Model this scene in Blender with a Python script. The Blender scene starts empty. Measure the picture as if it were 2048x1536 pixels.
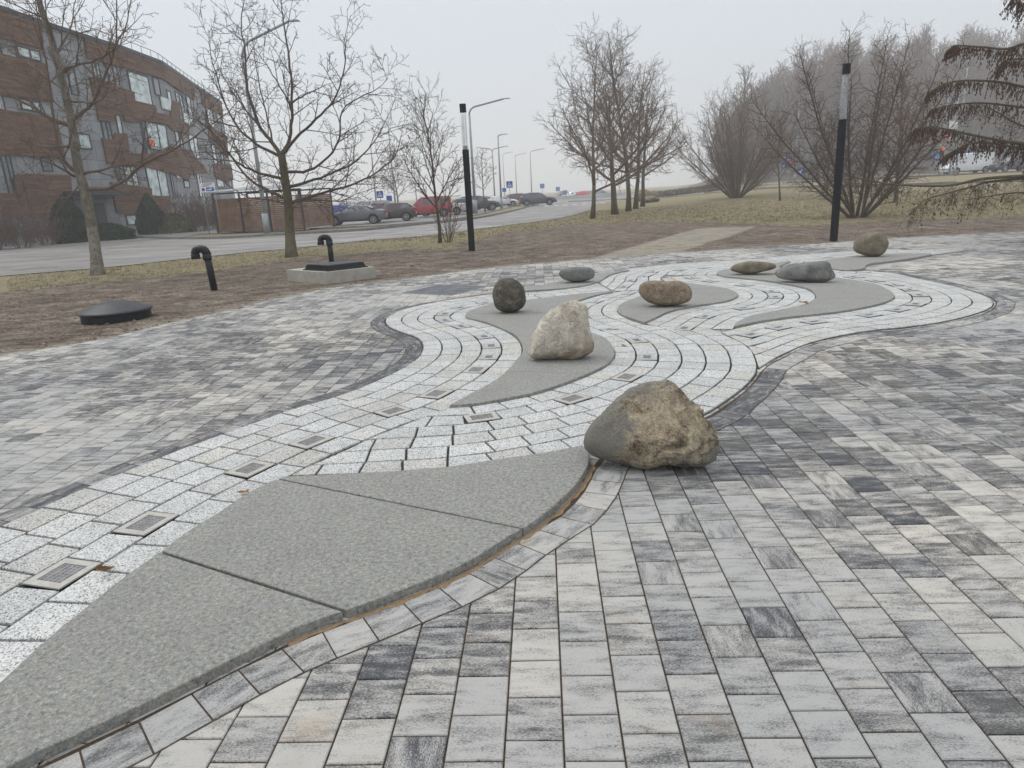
import bpy, math, random
import numpy as np
from mathutils import Vector, Matrix, noise
R_=math.radians
# ------------------------------------------------------------------ camera, sky, sun, exposure
S=bpy.context.scene
FPX=1365.0; EYE=1.75
_nad=np.array([252.,-4882.,-FPX]); _up=-_nad/np.linalg.norm(_nad)
_f=np.array([0,0,-1.]); _fy=_f-_up*np.dot(_f,_up); _fy/=np.linalg.norm(_fy)
RC=np.array([np.cross(_fy,_up),_fy,_up])
cd=bpy.data.cameras.new('camera'); cam=bpy.data.objects.new('camera',cd); S.collection.objects.link(cam)
cd.sensor_width=36; cd.lens=FPX/2048*36; cd.clip_start=0.05; cd.clip_end=4000
M=Matrix.Identity(4)
for i in range(3):
    for j in range(3): M[i][j]=RC[i][j]
M[2][3]=EYE; cam.matrix_world=M; S.camera=cam
w=bpy.data.worlds.new('World'); S.world=w; w.use_nodes=True
nt=w.node_tree; N=nt.nodes; Lk=nt.links
bg=N['Background']
sky=N.new('ShaderNodeTexSky'); sky.sky_type='NISHITA'; sky.sun_disc=False
SUN_EL=R_(52)
sky.sun_elevation=SUN_EL; sky.sun_rotation=R_(-60)
tc=N.new('ShaderNodeTexCoord'); sx=N.new('ShaderNodeSeparateXYZ'); Lk.new(tc.outputs['Generated'],sx.inputs[0])
ramp=N.new('ShaderNodeValToRGB'); Lk.new(sx.outputs[2],ramp.inputs[0])
e=ramp.color_ramp.elements
e[0].position=0.0; e[0].color=(.60,.625,.655,1)
e[1].position=1.0; e[1].color=(1.42,1.44,1.48,1)
k=e.new(0.30); k.color=(.70,.735,.775,1)
k=e.new(0.60); k.color=(1.1,1.125,1.16,1)
scl=N.new('ShaderNodeVectorMath'); scl.operation='SCALE'; Lk.new(sky.outputs[0],scl.inputs[0]); scl.inputs['Scale'].default_value=0.02
scl2=N.new('ShaderNodeVectorMath'); scl2.operation='SCALE'; Lk.new(ramp.outputs[0],scl2.inputs[0]); scl2.inputs['Scale'].default_value=1.0
add=N.new('ShaderNodeVectorMath'); add.operation='ADD'; Lk.new(scl.outputs[0],add.inputs[0]); Lk.new(scl2.outputs[0],add.inputs[1])
Lk.new(add.outputs[0],bg.inputs[0]); bg.inputs[1].default_value=1.0
sd=bpy.data.lights.new('sun','SUN'); sd.energy=1.2; sd.angle=R_(18); sd.color=(1,.97,.92)
so=bpy.data.objects.new('sun',sd); S.collection.objects.link(so)
so.rotation_euler=(R_(38),0,R_(-120)); so.location=(0,0,60)   # light from ahead and left, high
S.view_settings.view_transform='Standard'; S.view_settings.look='None'; S.view_settings.exposure=0.0; S.view_settings.gamma=1
try:
    S.cycles.volume_bounces=1; S.cycles.max_bounces=8; S.cycles.transparent_max_bounces=12
    S.cycles.volume_step_rate=4
except Exception: pass
# ------------------------------------------------------------------ helpers
random.seed(7); rnd=random.random
def U(a,b): return a+(b-a)*rnd()
def ray(px,py): return RC@np.array([px-1024.,768.-py,-FPX])
def G(px,py,z=0.):
    d=ray(px,py); t=(z-EYE)/d[2]; return (d[0]*t,d[1]*t)
def AT(px,py,Y):
    d=ray(px,py); t=Y/d[1]; return (d[0]*t,Y,EYE+d[2]*t)
def smooth01(a,b,x): t=np.clip((x-a)/(b-a),0,1); return t*t*(3-2*t)
def rise(x,y):
    az=x/np.maximum(y,1.)
    return 1.25*smooth01(42,88,y)*smooth01(.14,.42,az)+ 24.*smooth01(150,310,y)*smooth01(.24,.50,az)
def gz(x,y): return float(rise(np.array(x,float),np.array(y,float)))
def GR(px,py):                      # ground point on the gently rising lawn
    z=0.
    for _ in range(12):
        x,y=G(px,py,z); y=min(max(y,1),160) ; z=.5*z+.5*min(gz(x,y),1.6)
    return x,y,gz(x,y)
def setp(o,label=None,cat=None,group=None,kind=None):
    if label: o['label']=label
    if cat: o['category']=cat
    if group: o['group']=group
    if kind: o['kind']=kind
    return o
def empty(name,loc,label,cat,group=None,rz=0):
    o=bpy.data.objects.new(name,None); S.collection.objects.link(o); o.location=loc; o.rotation_euler=(0,0,rz)
    o.empty_display_size=.2
    return setp(o,label,cat,group)
class MB:
    def __init__(s): s.v=[];s.f=[];s.m=[];s.n=0;s.chunks=[]
    def add(s,vs,fs,mi=0):
        b=len(s.v); s.v.extend([tuple(p) for p in vs]); s.f.extend([tuple(i+b for i in q) for q in fs]); s.m.extend([mi]*len(fs))
    def box(s,c,d,rz=0,mi=0,top=1.0):
        x,y,z=d[0]/2,d[1]/2,d[2]/2; cs,sn=math.cos(rz),math.sin(rz); vs=[]
        for kz,k in((-z,1),(z,top)):
            for a,b in((-x,-y),(x,-y),(x,y),(-x,y)):
                a*=k;b*=k; vs.append((c[0]+a*cs-b*sn,c[1]+a*sn+b*cs,c[2]+kz))
        s.add(vs,[(3,2,1,0),(4,5,6,7),(0,1,5,4),(1,2,6,5),(2,3,7,6),(3,0,4,7)],mi)
    def hexa(s,p,mi=0): s.add(p,[(3,2,1,0),(4,5,6,7),(0,1,5,4),(1,2,6,5),(2,3,7,6),(3,0,4,7)],mi)
    def cells(s,poly,z0,z1,ch=0.004,mi=0):
        n=len(poly); cx=sum(p[0] for p in poly)/n; cy=sum(p[1] for p in poly)/n
        ins=[]
        for p in poly:
            d=math.hypot(cx-p[0],cy-p[1]) or 1; k=min(ch*1.4/d,.5); ins.append((p[0]+(cx-p[0])*k,p[1]+(cy-p[1])*k))
        vs=[(p[0],p[1],z0) for p in poly]+[(p[0],p[1],z1-ch) for p in poly]+[(p[0],p[1],z1) for p in ins]
        fs=[tuple(range(2*n,3*n))]
        for i in range(n):
            j=(i+1)%n; fs.append((i,j,n+j,n+i)); fs.append((n+i,n+j,2*n+j,2*n+i))
        s.add(vs,fs,mi)
    def prism(s,poly,z0,z1,mi=0,bottom=False):
        n=len(poly); vs=[(p[0],p[1],z0) for p in poly]+[(p[0],p[1],z1) for p in poly]
        fs=[tuple(range(n,2*n))]+[(i,(i+1)%n,n+(i+1)%n,n+i) for i in range(n)]
        if bottom: fs.append(tuple(range(n-1,-1,-1)))
        s.add(vs,fs,mi)
    def tube(s,pts,rad,n=6,mi=0,cap=True):
        P=[Vector(p) for p in pts]; m=len(P); 
        if m<2: return
        b=len(s.v); ref=None; vs=[]
        for i in range(m):
            t=(P[min(i+1,m-1)]-P[max(i-1,0)]); 
            if t.length<1e-9: t=Vector((0,0,1))
            t.normalize()
            if ref is None: ref=Vector((1,0,0)) if abs(t.x)<.8 else Vector((0,1,0))
            u=(ref-t*ref.dot(t)); u.normalize(); ref=u; v=t.cross(u)
            r=rad[i] if hasattr(rad,'__len__') else rad
            for k in range(n):
                a=2*math.pi*k/n; vs.append(P[i]+u*(r*math.cos(a))+v*(r*math.sin(a)))
        fs=[]
        for i in range(m-1):
            for k in range(n):
                k2=(k+1)%n; fs.append((i*n+k,i*n+k2,(i+1)*n+k2,(i+1)*n+k))
        if cap:
            fs.append(tuple(range(n-1,-1,-1))); fs.append(tuple((m-1)*n+k for k in range(n)))
        s.add(vs,fs,mi)
    def lathe(s,prof,c=(0,0,0),n=32,mi=0):
        vs=[];m=len(prof)
        for r,z in prof:
            for k in range(n):
                a=2*math.pi*k/n; vs.append((c[0]+r*math.cos(a),c[1]+r*math.sin(a),c[2]+z))
        fs=[(i*n+k,i*n+(k+1)%n,(i+1)*n+(k+1)%n,(i+1)*n+k) for i in range(m-1) for k in range(n)]
        fs.append(tuple((m-1)*n+k for k in range(n))); fs.append(tuple(range(n-1,-1,-1)))
        s.add(vs,fs,mi)
    def build(s,name,mats,parent=None,smooth=False):
        me=bpy.data.meshes.new(name); me.from_pydata([tuple(v) for v in s.v],[],s.f)
        if not isinstance(mats,(list,tuple)): mats=[mats]
        for m in mats: me.materials.append(m)
        if len(mats)>1: me.polygons.foreach_set('material_index',s.m)
        if smooth: me.polygons.foreach_set('use_smooth',[True]*len(me.polygons))
        me.update(); o=bpy.data.objects.new(name,me); S.collection.objects.link(o)
        if parent is not None: o.parent=parent
        return o
def part(name,mb,mat,parent,smooth=False,label=None):
    o=mb.build(name,mat,parent,smooth)
    if label: o['label']=label
    return o
def copy_tree(src,loc,rz=0,label=None,scale=None):
    r=src.copy(); S.collection.objects.link(r); r.location=loc; r.rotation_euler=(0,0,rz)
    if scale: r.scale=(scale,)*3
    if label: r['label']=label
    for ch in list(src.children):
        c=ch.copy(); S.collection.objects.link(c); c.parent=r
        for g in list(ch.children):
            d=g.copy(); S.collection.objects.link(d); d.parent=c
    return r
# ------------------------------------------------------------------ materials
class NT:
    def __init__(s,name,rough=.8,spec=.3):
        s.m=bpy.data.materials.new(name); s.m.use_nodes=True; s.t=s.m.node_tree; s.b=s.t.nodes['Principled BSDF']
        s.b.inputs['Roughness'].default_value=rough; s.b.inputs['Specular IOR Level'].default_value=spec
    def n(s,t,**kw):
        x=s.t.nodes.new(t)
        for k,v in kw.items(): setattr(x,k,v)
        return x
    def l(s,a,b): s.t.links.new(a,b)
    def coord(s,kind='Object',scale=(1,1,1)):
        c=s.n('ShaderNodeTexCoord'); m=s.n('ShaderNodeMapping'); m.inputs['Scale'].default_value=scale
        s.l(c.outputs[kind],m.inputs[0]); return m.outputs[0]
    def noise(s,vec,scale,detail=4,rough=.55,dist=0):
        x=s.n('ShaderNodeTexNoise'); x.inputs['Scale'].default_value=scale; x.inputs['Detail'].default_value=detail
        x.inputs['Roughness'].default_value=rough; x.inputs['Distortion'].default_value=dist
        if vec is not None: s.l(vec,x.inputs['Vector'])
        return x.outputs['Fac']
    def vor(s,vec,scale,feature='F1'):
        x=s.n('ShaderNodeTexVoronoi'); x.feature=feature; x.inputs['Scale'].default_value=scale; s.l(vec,x.inputs['Vector']); return x
    def ramp(s,fac,stops):
        r=s.n('ShaderNodeValToRGB'); e=r.color_ramp.elements
        while len(e)<len(stops): e.new(.5)
        for i,(p,c) in enumerate(stops): e[i].position=p; e[i].color=(*c,1) if len(c)==3 else c
        s.l(fac,r.inputs[0]); return r.outputs[0]
    def mix(s,f,a,b,mode='MIX'):
        x=s.n('ShaderNodeMix',data_type='RGBA',blend_type=mode)
        for sock,v in((x.inputs[0],f),(x.inputs[6],a),(x.inputs[7],b)):
            if hasattr(v,'is_linked'): s.l(v,sock)
            elif isinstance(v,(int,float)): sock.default_value=v
            else: sock.default_value=(*v,1) if len(v)==3 else v
        return x.outputs[2]
    def math(s,op,a,b=0.):
        x=s.n('ShaderNodeMath',operation=op)
        for i,v in enumerate((a,b)):
            if hasattr(v,'is_linked'): s.l(v,x.inputs[i])
            else: x.inputs[i].default_value=v
        return x.outputs[0]
    def col(s,c):
        if hasattr(c,'is_linked'): s.l(c,s.b.inputs['Base Color'])
        else: s.b.inputs['Base Color'].default_value=(*c,1)
    def bump(s,h,st=.3,d=.01):
        x=s.n('ShaderNodeBump'); x.inputs['Strength'].default_value=st; x.inputs['Distance'].default_value=d
        s.l(h,x.inputs['Height']); s.l(x.outputs[0],s.b.inputs['Normal'])
def plain(name,c,rough=.6,spec=.4,var=.15,sc=8.,metal=0.,bump=0.):
    t=NT(name,rough,spec); v=t.coord('Object'); f=t.noise(v,sc,5)
    t.col(t.ramp(f,[(.3,tuple(x*(1-var) for x in c)),(.7,tuple(min(1,x*(1+var)) for x in c))]))
    t.b.inputs['Metallic'].default_value=metal
    if bump: t.bump(t.noise(v,sc*6,3),bump,.005)
    return t.m
def mat_paver():
    t=NT('paver_concrete',.85,.25)
    a=t.n('ShaderNodeVertexColor'); a.layer_name='tone'; sp=t.n('ShaderNodeSeparateColor'); t.l(a.outputs[0],sp.inputs[0])
    uv=t.n('ShaderNodeUVMap'); uv.uv_map='uv'
    m=t.n('ShaderNodeMapping'); m.inputs['Scale'].default_value=(1,3.4,1); t.l(uv.outputs[0],m.inputs[0])
    n1=t.noise(m.outputs[0],4.6,8,.72,.25)
    n2=t.noise(m.outputs[0],95,4,.85)
    f=t.math('ADD',t.math('MULTIPLY',n1,1.7),t.math('MULTIPLY',n2,2.1))
    f=t.math('ADD',f,t.math('MULTIPLY',sp.outputs[0],.46))       # lighter tone -> less dark mottling
    f=t.math('SUBTRACT',f,1.70)
    dark=t.mix(sp.outputs[2],(.055,.060,.071),(.10,.098,.093))
    light=t.mix(sp.outputs[1],(.38,.378,.368),(.56,.53,.47))
    midc=t.mix(.55,dark,light)
    c=t.ramp(f,[(.24,(0,0,0)),(.40,(.35,.35,.35)),(.52,(.74,.74,.74)),(.68,(1,1,1))])
    c1=t.mix(c,dark,light)
    # tan stains
    st=t.ramp(t.noise(uv.outputs[0],3.1,3,.5),[(.62,(0,0,0)),(.78,(1,1,1))])
    stf=t.math('MULTIPLY',st,.35); c1=t.mix(stf,c1,(.36,.28,.19))
    grain=t.noise(uv.outputs[0],420,2,.6); c1=t.mix(.35,c1,t.ramp(grain,[(.3,(.1,.1,.1)),(.7,(.9,.9,.9))]),'SOFT_LIGHT')
    t.col(c1); t.bump(t.math('ADD',t.math('MULTIPLY',grain,.6),n2),.6,.004)
    return t.m
def mat_granite():
    t=NT('white_granite',.75,.35); a=t.n('ShaderNodeVertexColor'); a.layer_name='tone'; sp=t.n('ShaderNodeSeparateColor'); t.l(a.outputs[0],sp.inputs[0])
    v=t.coord('Object'); vo=t.vor(v,170); n=t.noise(v,210,3,.7)
    s1=t.ramp(vo.outputs['Color'],[(.0,(.10,.105,.115)),(.2,(.16,.165,.17)),(.26,(.45,.465,.47)),(.6,(.60,.615,.62)),(1,(.71,.715,.70))])
    rgb=t.n('ShaderNodeRGBToBW'); t.l(vo.outputs['Color'],rgb.inputs[0])
    s1=t.ramp(rgb.outputs[0],[(.0,(.10,.10,.105)),(.24,(.17,.17,.17)),(.33,(.42,.425,.42)),(.6,(.56,.565,.555)),(1,(.68,.68,.66))])
    warm=t.mix(sp.outputs[1],(1,1,1),(.93,.88,.79)); c=t.mix(1,s1,warm,'MULTIPLY')
    val=t.mix(sp.outputs[0],(.78,.79,.8),(1,1,1)); c=t.mix(1,c,val,'MULTIPLY')
    big=t.noise(v,3,4); c=t.mix(.5,c,t.ramp(big,[(.3,(.38,.38,.38)),(.7,(.6,.6,.58))]),'OVERLAY')
    # rough sawn sides are a dark stone face
    t.col(c); t.bump(n,.5,.003); return t.m
def mat_slab():
    t=NT('grey_flamed_granite',.8,.3); v=t.coord('Object'); n=t.noise(v,130,5,.85); n2=t.noise(v,46,6,.8,.4); n3=t.noise(v,3,5,.65)
    f=t.math('ADD',t.math('MULTIPLY',n,.45),t.math('MULTIPLY',n2,.55))
    c=t.ramp(f,[(.36,(.06,.062,.062)),(.455,(.18,.183,.175)),(.535,(.29,.288,.265)),(.64,(.50,.49,.44))])
    vo=t.vor(v,62); bw=t.n('ShaderNodeRGBToBW'); t.l(vo.outputs['Color'],bw.inputs[0])
    c=t.mix(t.math('MULTIPLY',t.ramp(bw.outputs[0],[(.72,(0,0,0)),(.8,(1,1,1))]),.30),c,(.27,.29,.33))
    c=t.mix(t.math('MULTIPLY',t.ramp(bw.outputs[0],[(.15,(1,1,1)),(.24,(0,0,0))]),.25),c,(.36,.325,.24))
    c=t.mix(.4,c,t.ramp(n3,[(.3,(.40,.40,.40)),(.7,(.58,.58,.56))]),'OVERLAY')
    t.col(c); t.bump(f,.9,.008); return t.m
def mat_sand(name='joint_sand',a=(.16,.115,.07),b=(.30,.215,.135)):
    t=NT(name,.95,.1); v=t.coord('Object'); n=t.noise(v,60,5,.7); t.col(t.ramp(n,[(.3,a),(.7,b)])); t.bump(t.noise(v,300,3),.5,.004); return t.m
def mat_ground():
    t=NT('soil_and_grass',.95,.12); v=t.coord('Object')
    a=t.n('ShaderNodeVertexColor'); a.layer_name='zone'; sp=t.n('ShaderNodeSeparateColor'); t.l(a.outputs[0],sp.inputs[0])
    n1=t.noise(v,2.2,6,.65,.3); n2=t.noise(v,14,6,.7); n3=t.noise(v,.35,4)
    soil=t.ramp(n2,[(.30,(.045,.036,.028)),(.42,(.115,.093,.073)),(.54,(.185,.152,.122)),(.72,(.33,.285,.235))])
    soil=t.mix(.85,soil,t.ramp(n1,[(.32,(.25,.24,.23)),(.5,(.5,.5,.5)),(.68,(.76,.76,.75))]),'OVERLAY'); soil=t.mix(.6,soil,t.ramp(t.noise(v,.55,5,.6),[(.35,(.34,.33,.32)),(.65,(.66,.66,.66))]),'OVERLAY')
    soil=t.mix(sp.outputs[2],soil,t.ramp(n2,[(.3,(.24,.215,.17)),(.7,(.37,.335,.27))]))
    n4=t.noise(t.coord('Object',(.55,3.2,1)),2.6,6,.7,.6); soil=t.mix(t.ramp(n4,[(.36,(.85,)*3),(.50,(0,)*3)]),soil,(.045,.033,.025))
    n5=t.noise(v,45,4,.8); soil=t.mix(.5,soil,t.ramp(n5,[(.35,(.25,)*3),(.65,(.75,)*3)]),'OVERLAY')
    grass=t.ramp(n2,[(.25,(.10,.086,.055)),(.45,(.215,.182,.115)),(.62,(.31,.27,.175)),(.8,(.41,.365,.26))])
    green=t.ramp(n1,[(.38,(.15,.145,.065)),(.62,(.29,.245,.14))])
    grass=t.mix(t.math('MULTIPLY',t.ramp(n3,[(.4,(0,0,0)),(.62,(1,1,1))]),.55),grass,green)
    f=t.math('ADD',sp.outputs[0],t.math('MULTIPLY',t.math('SUBTRACT',n1,.5),1.3))
    f=t.ramp(t.math('ADD',f,t.math('MULTIPLY',t.math('SUBTRACT',n2,.5),.5)),[(.4,(0,0,0)),(.62,(1,1,1))])
    t.col(t.mix(sp.outputs[1],t.mix(f,soil,grass),(.05,.04,.032))); t.bump(n2,.9,.05); return t.m
def mat_asphalt(name='asphalt',k=1.):
    t=NT(name,.55,.4); v=t.coord('Object'); n=t.noise(v,.5,5,.6); n2=t.noise(v,90,3,.7)
    c=t.ramp(t.noise(t.coord('Object',(.35,1.6,1)),.5,6,.65,.4),[(.3,(.125*k,.122*k,.118*k)),(.5,(.19*k,.182*k,.172*k)),(.68,(.30*k,.275*k,.25*k))])
    c=t.mix(.35,c,t.ramp(n2,[(.3,(.2,.2,.2)),(.7,(.8,.8,.8))]),'OVERLAY'); t.col(c)
    t.l(t.ramp(n,[(.35,(.35,)*3),(.65,(.8,)*3)]),t.b.inputs['Roughness']); t.bump(n2,.3,.01); return t.m
def mat_wood():
    t=NT('brown_cladding_boards',.7,.3); a=t.n('ShaderNodeUVMap'); a.uv_map='uv'
    sx=t.n('ShaderNodeSeparateXYZ'); t.l(a.outputs[0],sx.inputs[0])
    y=t.math('MULTIPLY',sx.outputs[1],1/.145); fr=t.math('FRACT',y); fl=t.math('FLOOR',y)
    gap=t.ramp(fr,[(.0,(0,)*3),(.10,(0,)*3),(.16,(1,)*3),(1,(1,)*3)])
    cmb=t.n('ShaderNodeCombineXYZ'); t.l(fl,cmb.inputs[1]); t.l(t.math('MULTIPLY',sx.outputs[0],.25),cmb.inputs[0])
    n=t.noise(cmb.outputs[0],1.7,2); n2=t.noise(a.outputs[0],3,5)
    c=t.ramp(n,[(.3,(.07,.035,.018)),(.5,(.13,.066,.034)),(.7,(.20,.105,.055))])
    c=t.mix(.4,c,t.ramp(n2,[(.3,(.35,)*3),(.7,(.65,)*3)]),'OVERLAY'); c=t.mix(gap,(.018,.012,.01),c)
    t.col(c); t.bump(gap,.6,.02); return t.m
def mat_bark(name,c1,c2,lich=None,lf=.5):
    t=NT(name,.9,.15); v=t.coord('Object',(1,1,.35)); n=t.noise(v,22,5,.7); c=t.ramp(n,[(.3,c1),(.7,c2)])
    if lich: 
        v2=t.coord('Object'); c=t.mix(t.math('MULTIPLY',t.ramp(t.noise(v2,4,4,.7),[(.45,(0,)*3),(.6,(1,)*3)]),lf),c,lich)
    t.col(c); t.bump(n,.6,.02); return t.m
def mat_rock(name,stops,sc=6,speck=None,bst=.5,vein=None,patch=None,lin=None):
    t=NT(name,.85,.25); v=t.coord('Object'); n=t.noise(v,sc,8,.68,.4); n2=t.noise(v,sc*14,4,.7)
    f=t.math('ADD',t.math('MULTIPLY',n,.7),t.math('MULTIPLY',n2,.3)); c=t.ramp(f,stops)
    if patch:
        pn=t.noise(v,patch[1],4,.6,.6)
        if lin and len(lin)==5:
            dn_=t.n('ShaderNodeVectorMath',operation='DISTANCE'); t.l(v,dn_.inputs[0]); dn_.inputs[1].default_value=lin[:3]; pn=t.math('ADD',pn,t.math('MULTIPLY',t.math('SUBTRACT',dn_.outputs['Value'],lin[3]),lin[4]))
        elif lin:
            sx=t.n('ShaderNodeSeparateXYZ'); t.l(v,sx.inputs[0]); pn=t.math('ADD',pn,t.math('MULTIPLY',sx.outputs[0],lin[0])); pn=t.math('ADD',pn,t.math('MULTIPLY',t.math('SUBTRACT',sx.outputs[2],lin[1]),lin[2]))
        pf=t.ramp(pn,[(patch[2],(0,)*3),(patch[2]+.16,(1,)*3)]); c=t.mix(pf,c,t.ramp(n2,[(.25,tuple(x*.55 for x in patch[0])),(.65,patch[0])]))
    if speck:
        vo=t.vor(v,150); bw=t.n('ShaderNodeRGBToBW'); t.l(vo.outputs['Color'],bw.inputs[0])
        c=t.mix(t.ramp(bw.outputs[0],[(.26,(1,)*3),(.34,(0,)*3)]),c,speck)
    if vein:
        dn=t.n('ShaderNodeTexNoise'); dn.inputs['Scale'].default_value=2.5; t.l(v,dn.inputs['Vector']); dm=t.n('ShaderNodeVectorMath',operation='ADD'); t.l(v,dm.inputs[0]); t.l(dn.outputs['Color'],dm.inputs[1]); vo=t.vor(dm.outputs[0],vein[1],'DISTANCE_TO_EDGE'); c=t.mix(t.ramp(vo.outputs['Distance'],[(.0,(.75,)*3),(.012,(0,)*3)]),c,vein[0])
    t.col(c); t.bump(f,bst,.02); return t.m
M_={}
M_['paver']=mat_paver(); M_['granite']=mat_granite(); M_['slab']=mat_slab(); M_['sand']=mat_sand()
M_['joint']=mat_sand('dark_joint_sand',(.028,.022,.018),(.10,.072,.048)); M_['bed']=mat_sand('dark_grit',(.03,.03,.032),(.075,.072,.07))  # dark sand and grit for the joints
M_['ground']=mat_ground(); M_['asphalt']=mat_asphalt(); M_['walk']=mat_asphalt('footway_asphalt',1.15); M_['wood']=mat_wood()
M_['sandpath']=mat_sand('pale_sand',(.26,.24,.195),(.38,.35,.29))
M_['black']=plain('black_plastic',(.009,.010,.013),.42,.28,.25,5); M_['blackmatte']=plain('black_paint',(.010,.010,.012),.6,.2,.25)
M_['rubber']=plain('dark_rubber_lid',(.022,.025,.03),.5,.35,.4,14); M_['grille']=plain('worn_grille_metal',(.20,.20,.20),.6,.4,.3,30); M_['galv']=plain('galvanised_steel',(.27,.295,.315),.5,.5,.12,5,.3)
M_['steelframe']=plain('pale_metal_frame',(.38,.365,.33),.5,.5,.14,30); M_['concrete']=plain('cast_concrete',(.36,.345,.30),.85,.3,.18,5,0,.3)
M_['kerb']=plain('kerb_stone',(.2,.19,.18),.85,.3,.25,4); M_['white']=plain('white_marking',(.62,.62,.6),.7,.3,.12)
M_['greypanel']=plain('grey_fibre_panel',(.20,.215,.235),.6,.4,.1,1.2); M_['darkframe']=plain('charcoal_frame',(.03,.034,.04),.5,.4)
M_['tyre']=plain('tyre_rubber',(.018,.018,.02),.8,.3); M_['alloy']=plain('alloy_rim',(.42,.43,.45),.35,.5,.1,20,.6)
M_['red']=plain('red_lens',(.42,.02,.02),.25,.5); M_['blue']=plain('blue_sign_face',(.02,.10,.42),.4,.4,.08); M_['signwhite']=plain('sign_white',(.72,.73,.74),.5,.4,.05)
M_['signred']=plain('sign_red',(.55,.03,.04),.5,.4,.05); M_['hazyblue']=plain('hazed_blue_sign',(.16,.25,.48),.5,.3,.05); M_['orange']=plain('orange_banner',(.75,.13,.03),.6,.3); M_['plate']=plain('plate_white',(.6,.6,.6),.5,.4,.05)  # mist is painted into the paler blue of the far sign faces
def glassm(name,c=(.05,.06,.07),r=.06,sp=.9):
    t=NT(name,r,sp); v=t.coord('Object'); t.col(t.ramp(t.noise(v,1.3,2),[(.35,c),(.65,tuple(x*1.8+.01 for x in c))])); return t.m
M_['carglass']=glassm('car_glass'); M_['glass']=glassm('window_glass',(.12,.145,.155),.05,1.0)
M_['skyglass']=glassm('window_glass_pale',(.36,.42,.42),.08,.8);  # pale pane colour has the reflected sky painted in
def clear():
    t=NT('clear_acrylic',.12,.5); t.col((.55,.58,.62)); t.b.inputs['Alpha'].default_value=.20
    return t.m
M_['clear']=clear()
def emis(name,c,s):
    t=NT(name,.4,.5); t.col(c); t.b.inputs['Emission Color'].default_value=(*c,1); t.b.inputs['Emission Strength'].default_value=s; return t.m
M_['litred']=emis('lit_red_lamp',(1,.06,.03),.6); M_['litorange']=emis('lit_amber_lamp',(1,.16,.02),.7)
# ------------------------------------------------------------------ ground, roads
def inpoly(xs,ys,poly):
    r=np.zeros(xs.shape,bool); n=len(poly); j=n-1
    for i in range(n):
        xi,yi=poly[i]; xj,yj=poly[j]
        c=((yi>ys)!=(yj>ys))&(xs<(xj-xi)*(ys-yi)/((yj-yi) or 1e-9)+xi); r^=c; j=i
    return r
def distpoly(xs,ys,poly,closed=True):
    d=np.full(xs.shape,1e9); n=len(poly)
    for i in range(n if closed else n-1):
        ax,ay=poly[i]; bx,by=poly[(i+1)%n]; dx,dy=bx-ax,by-ay; L=dx*dx+dy*dy or 1e-9
        t=np.clip(((xs-ax)*dx+(ys-ay)*dy)/L,0,1); d=np.minimum(d,(xs-ax-t*dx)**2+(ys-ay-t*dy)**2)
    return np.sqrt(d)
def cr(P,sub):
    P=[np.array(p,float) for p in P]; out=[]
    for i in range(len(P)-1):
        p0=P[max(i-1,0)];p1=P[i];p2=P[i+1];p3=P[min(i+2,len(P)-1)]
        for k in range(sub):
            t=k/sub; out.append(.5*((2*p1)+(p2-p0)*t+(2*p0-5*p1+4*p2-p3)*t*t+(3*p1-p0-3*p2+p3)*t**3))
    out.append(P[-1]); return out
EDGE=[G(*p) for p in [(-700,880),(-300,783),(0,711),(62,702),(125,692),(220,675),(312,652),(422,628),(547,599),(664,575),(800,559),(845,553),(982,536),(1118,524),(1200,516),(1349,506),(1490,496),(1655,486),(1780,477),(2048,463)]]+[(17.5,17.9),(22,18.2)]
EDGE=[tuple(p) for p in cr(EDGE,4)]
PLAZA=EDGE+[(22,-4),(-9,-4)]
SOILOUT=[G(*p) for p in [(-600,640),(0,586),(100,572),(200,562),(400,545),(560,520),(700,508),(800,500),(900,496),(950,478),(1000,466),(1100,455),(1150,448),(1300,443),(1400,444),(1500,446),(1600,452),(1700,446),(1800,440),(1930,436),(2048,432)]]+[(26,30),(40,18),(40,-8),(-40,-8)]
SANDP=[G(*p) for p in [(1178,519),(1280,490),(1367,465),(1412,455),(1507,452),(1475,467),(1412,485),(1350,507)]]
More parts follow.
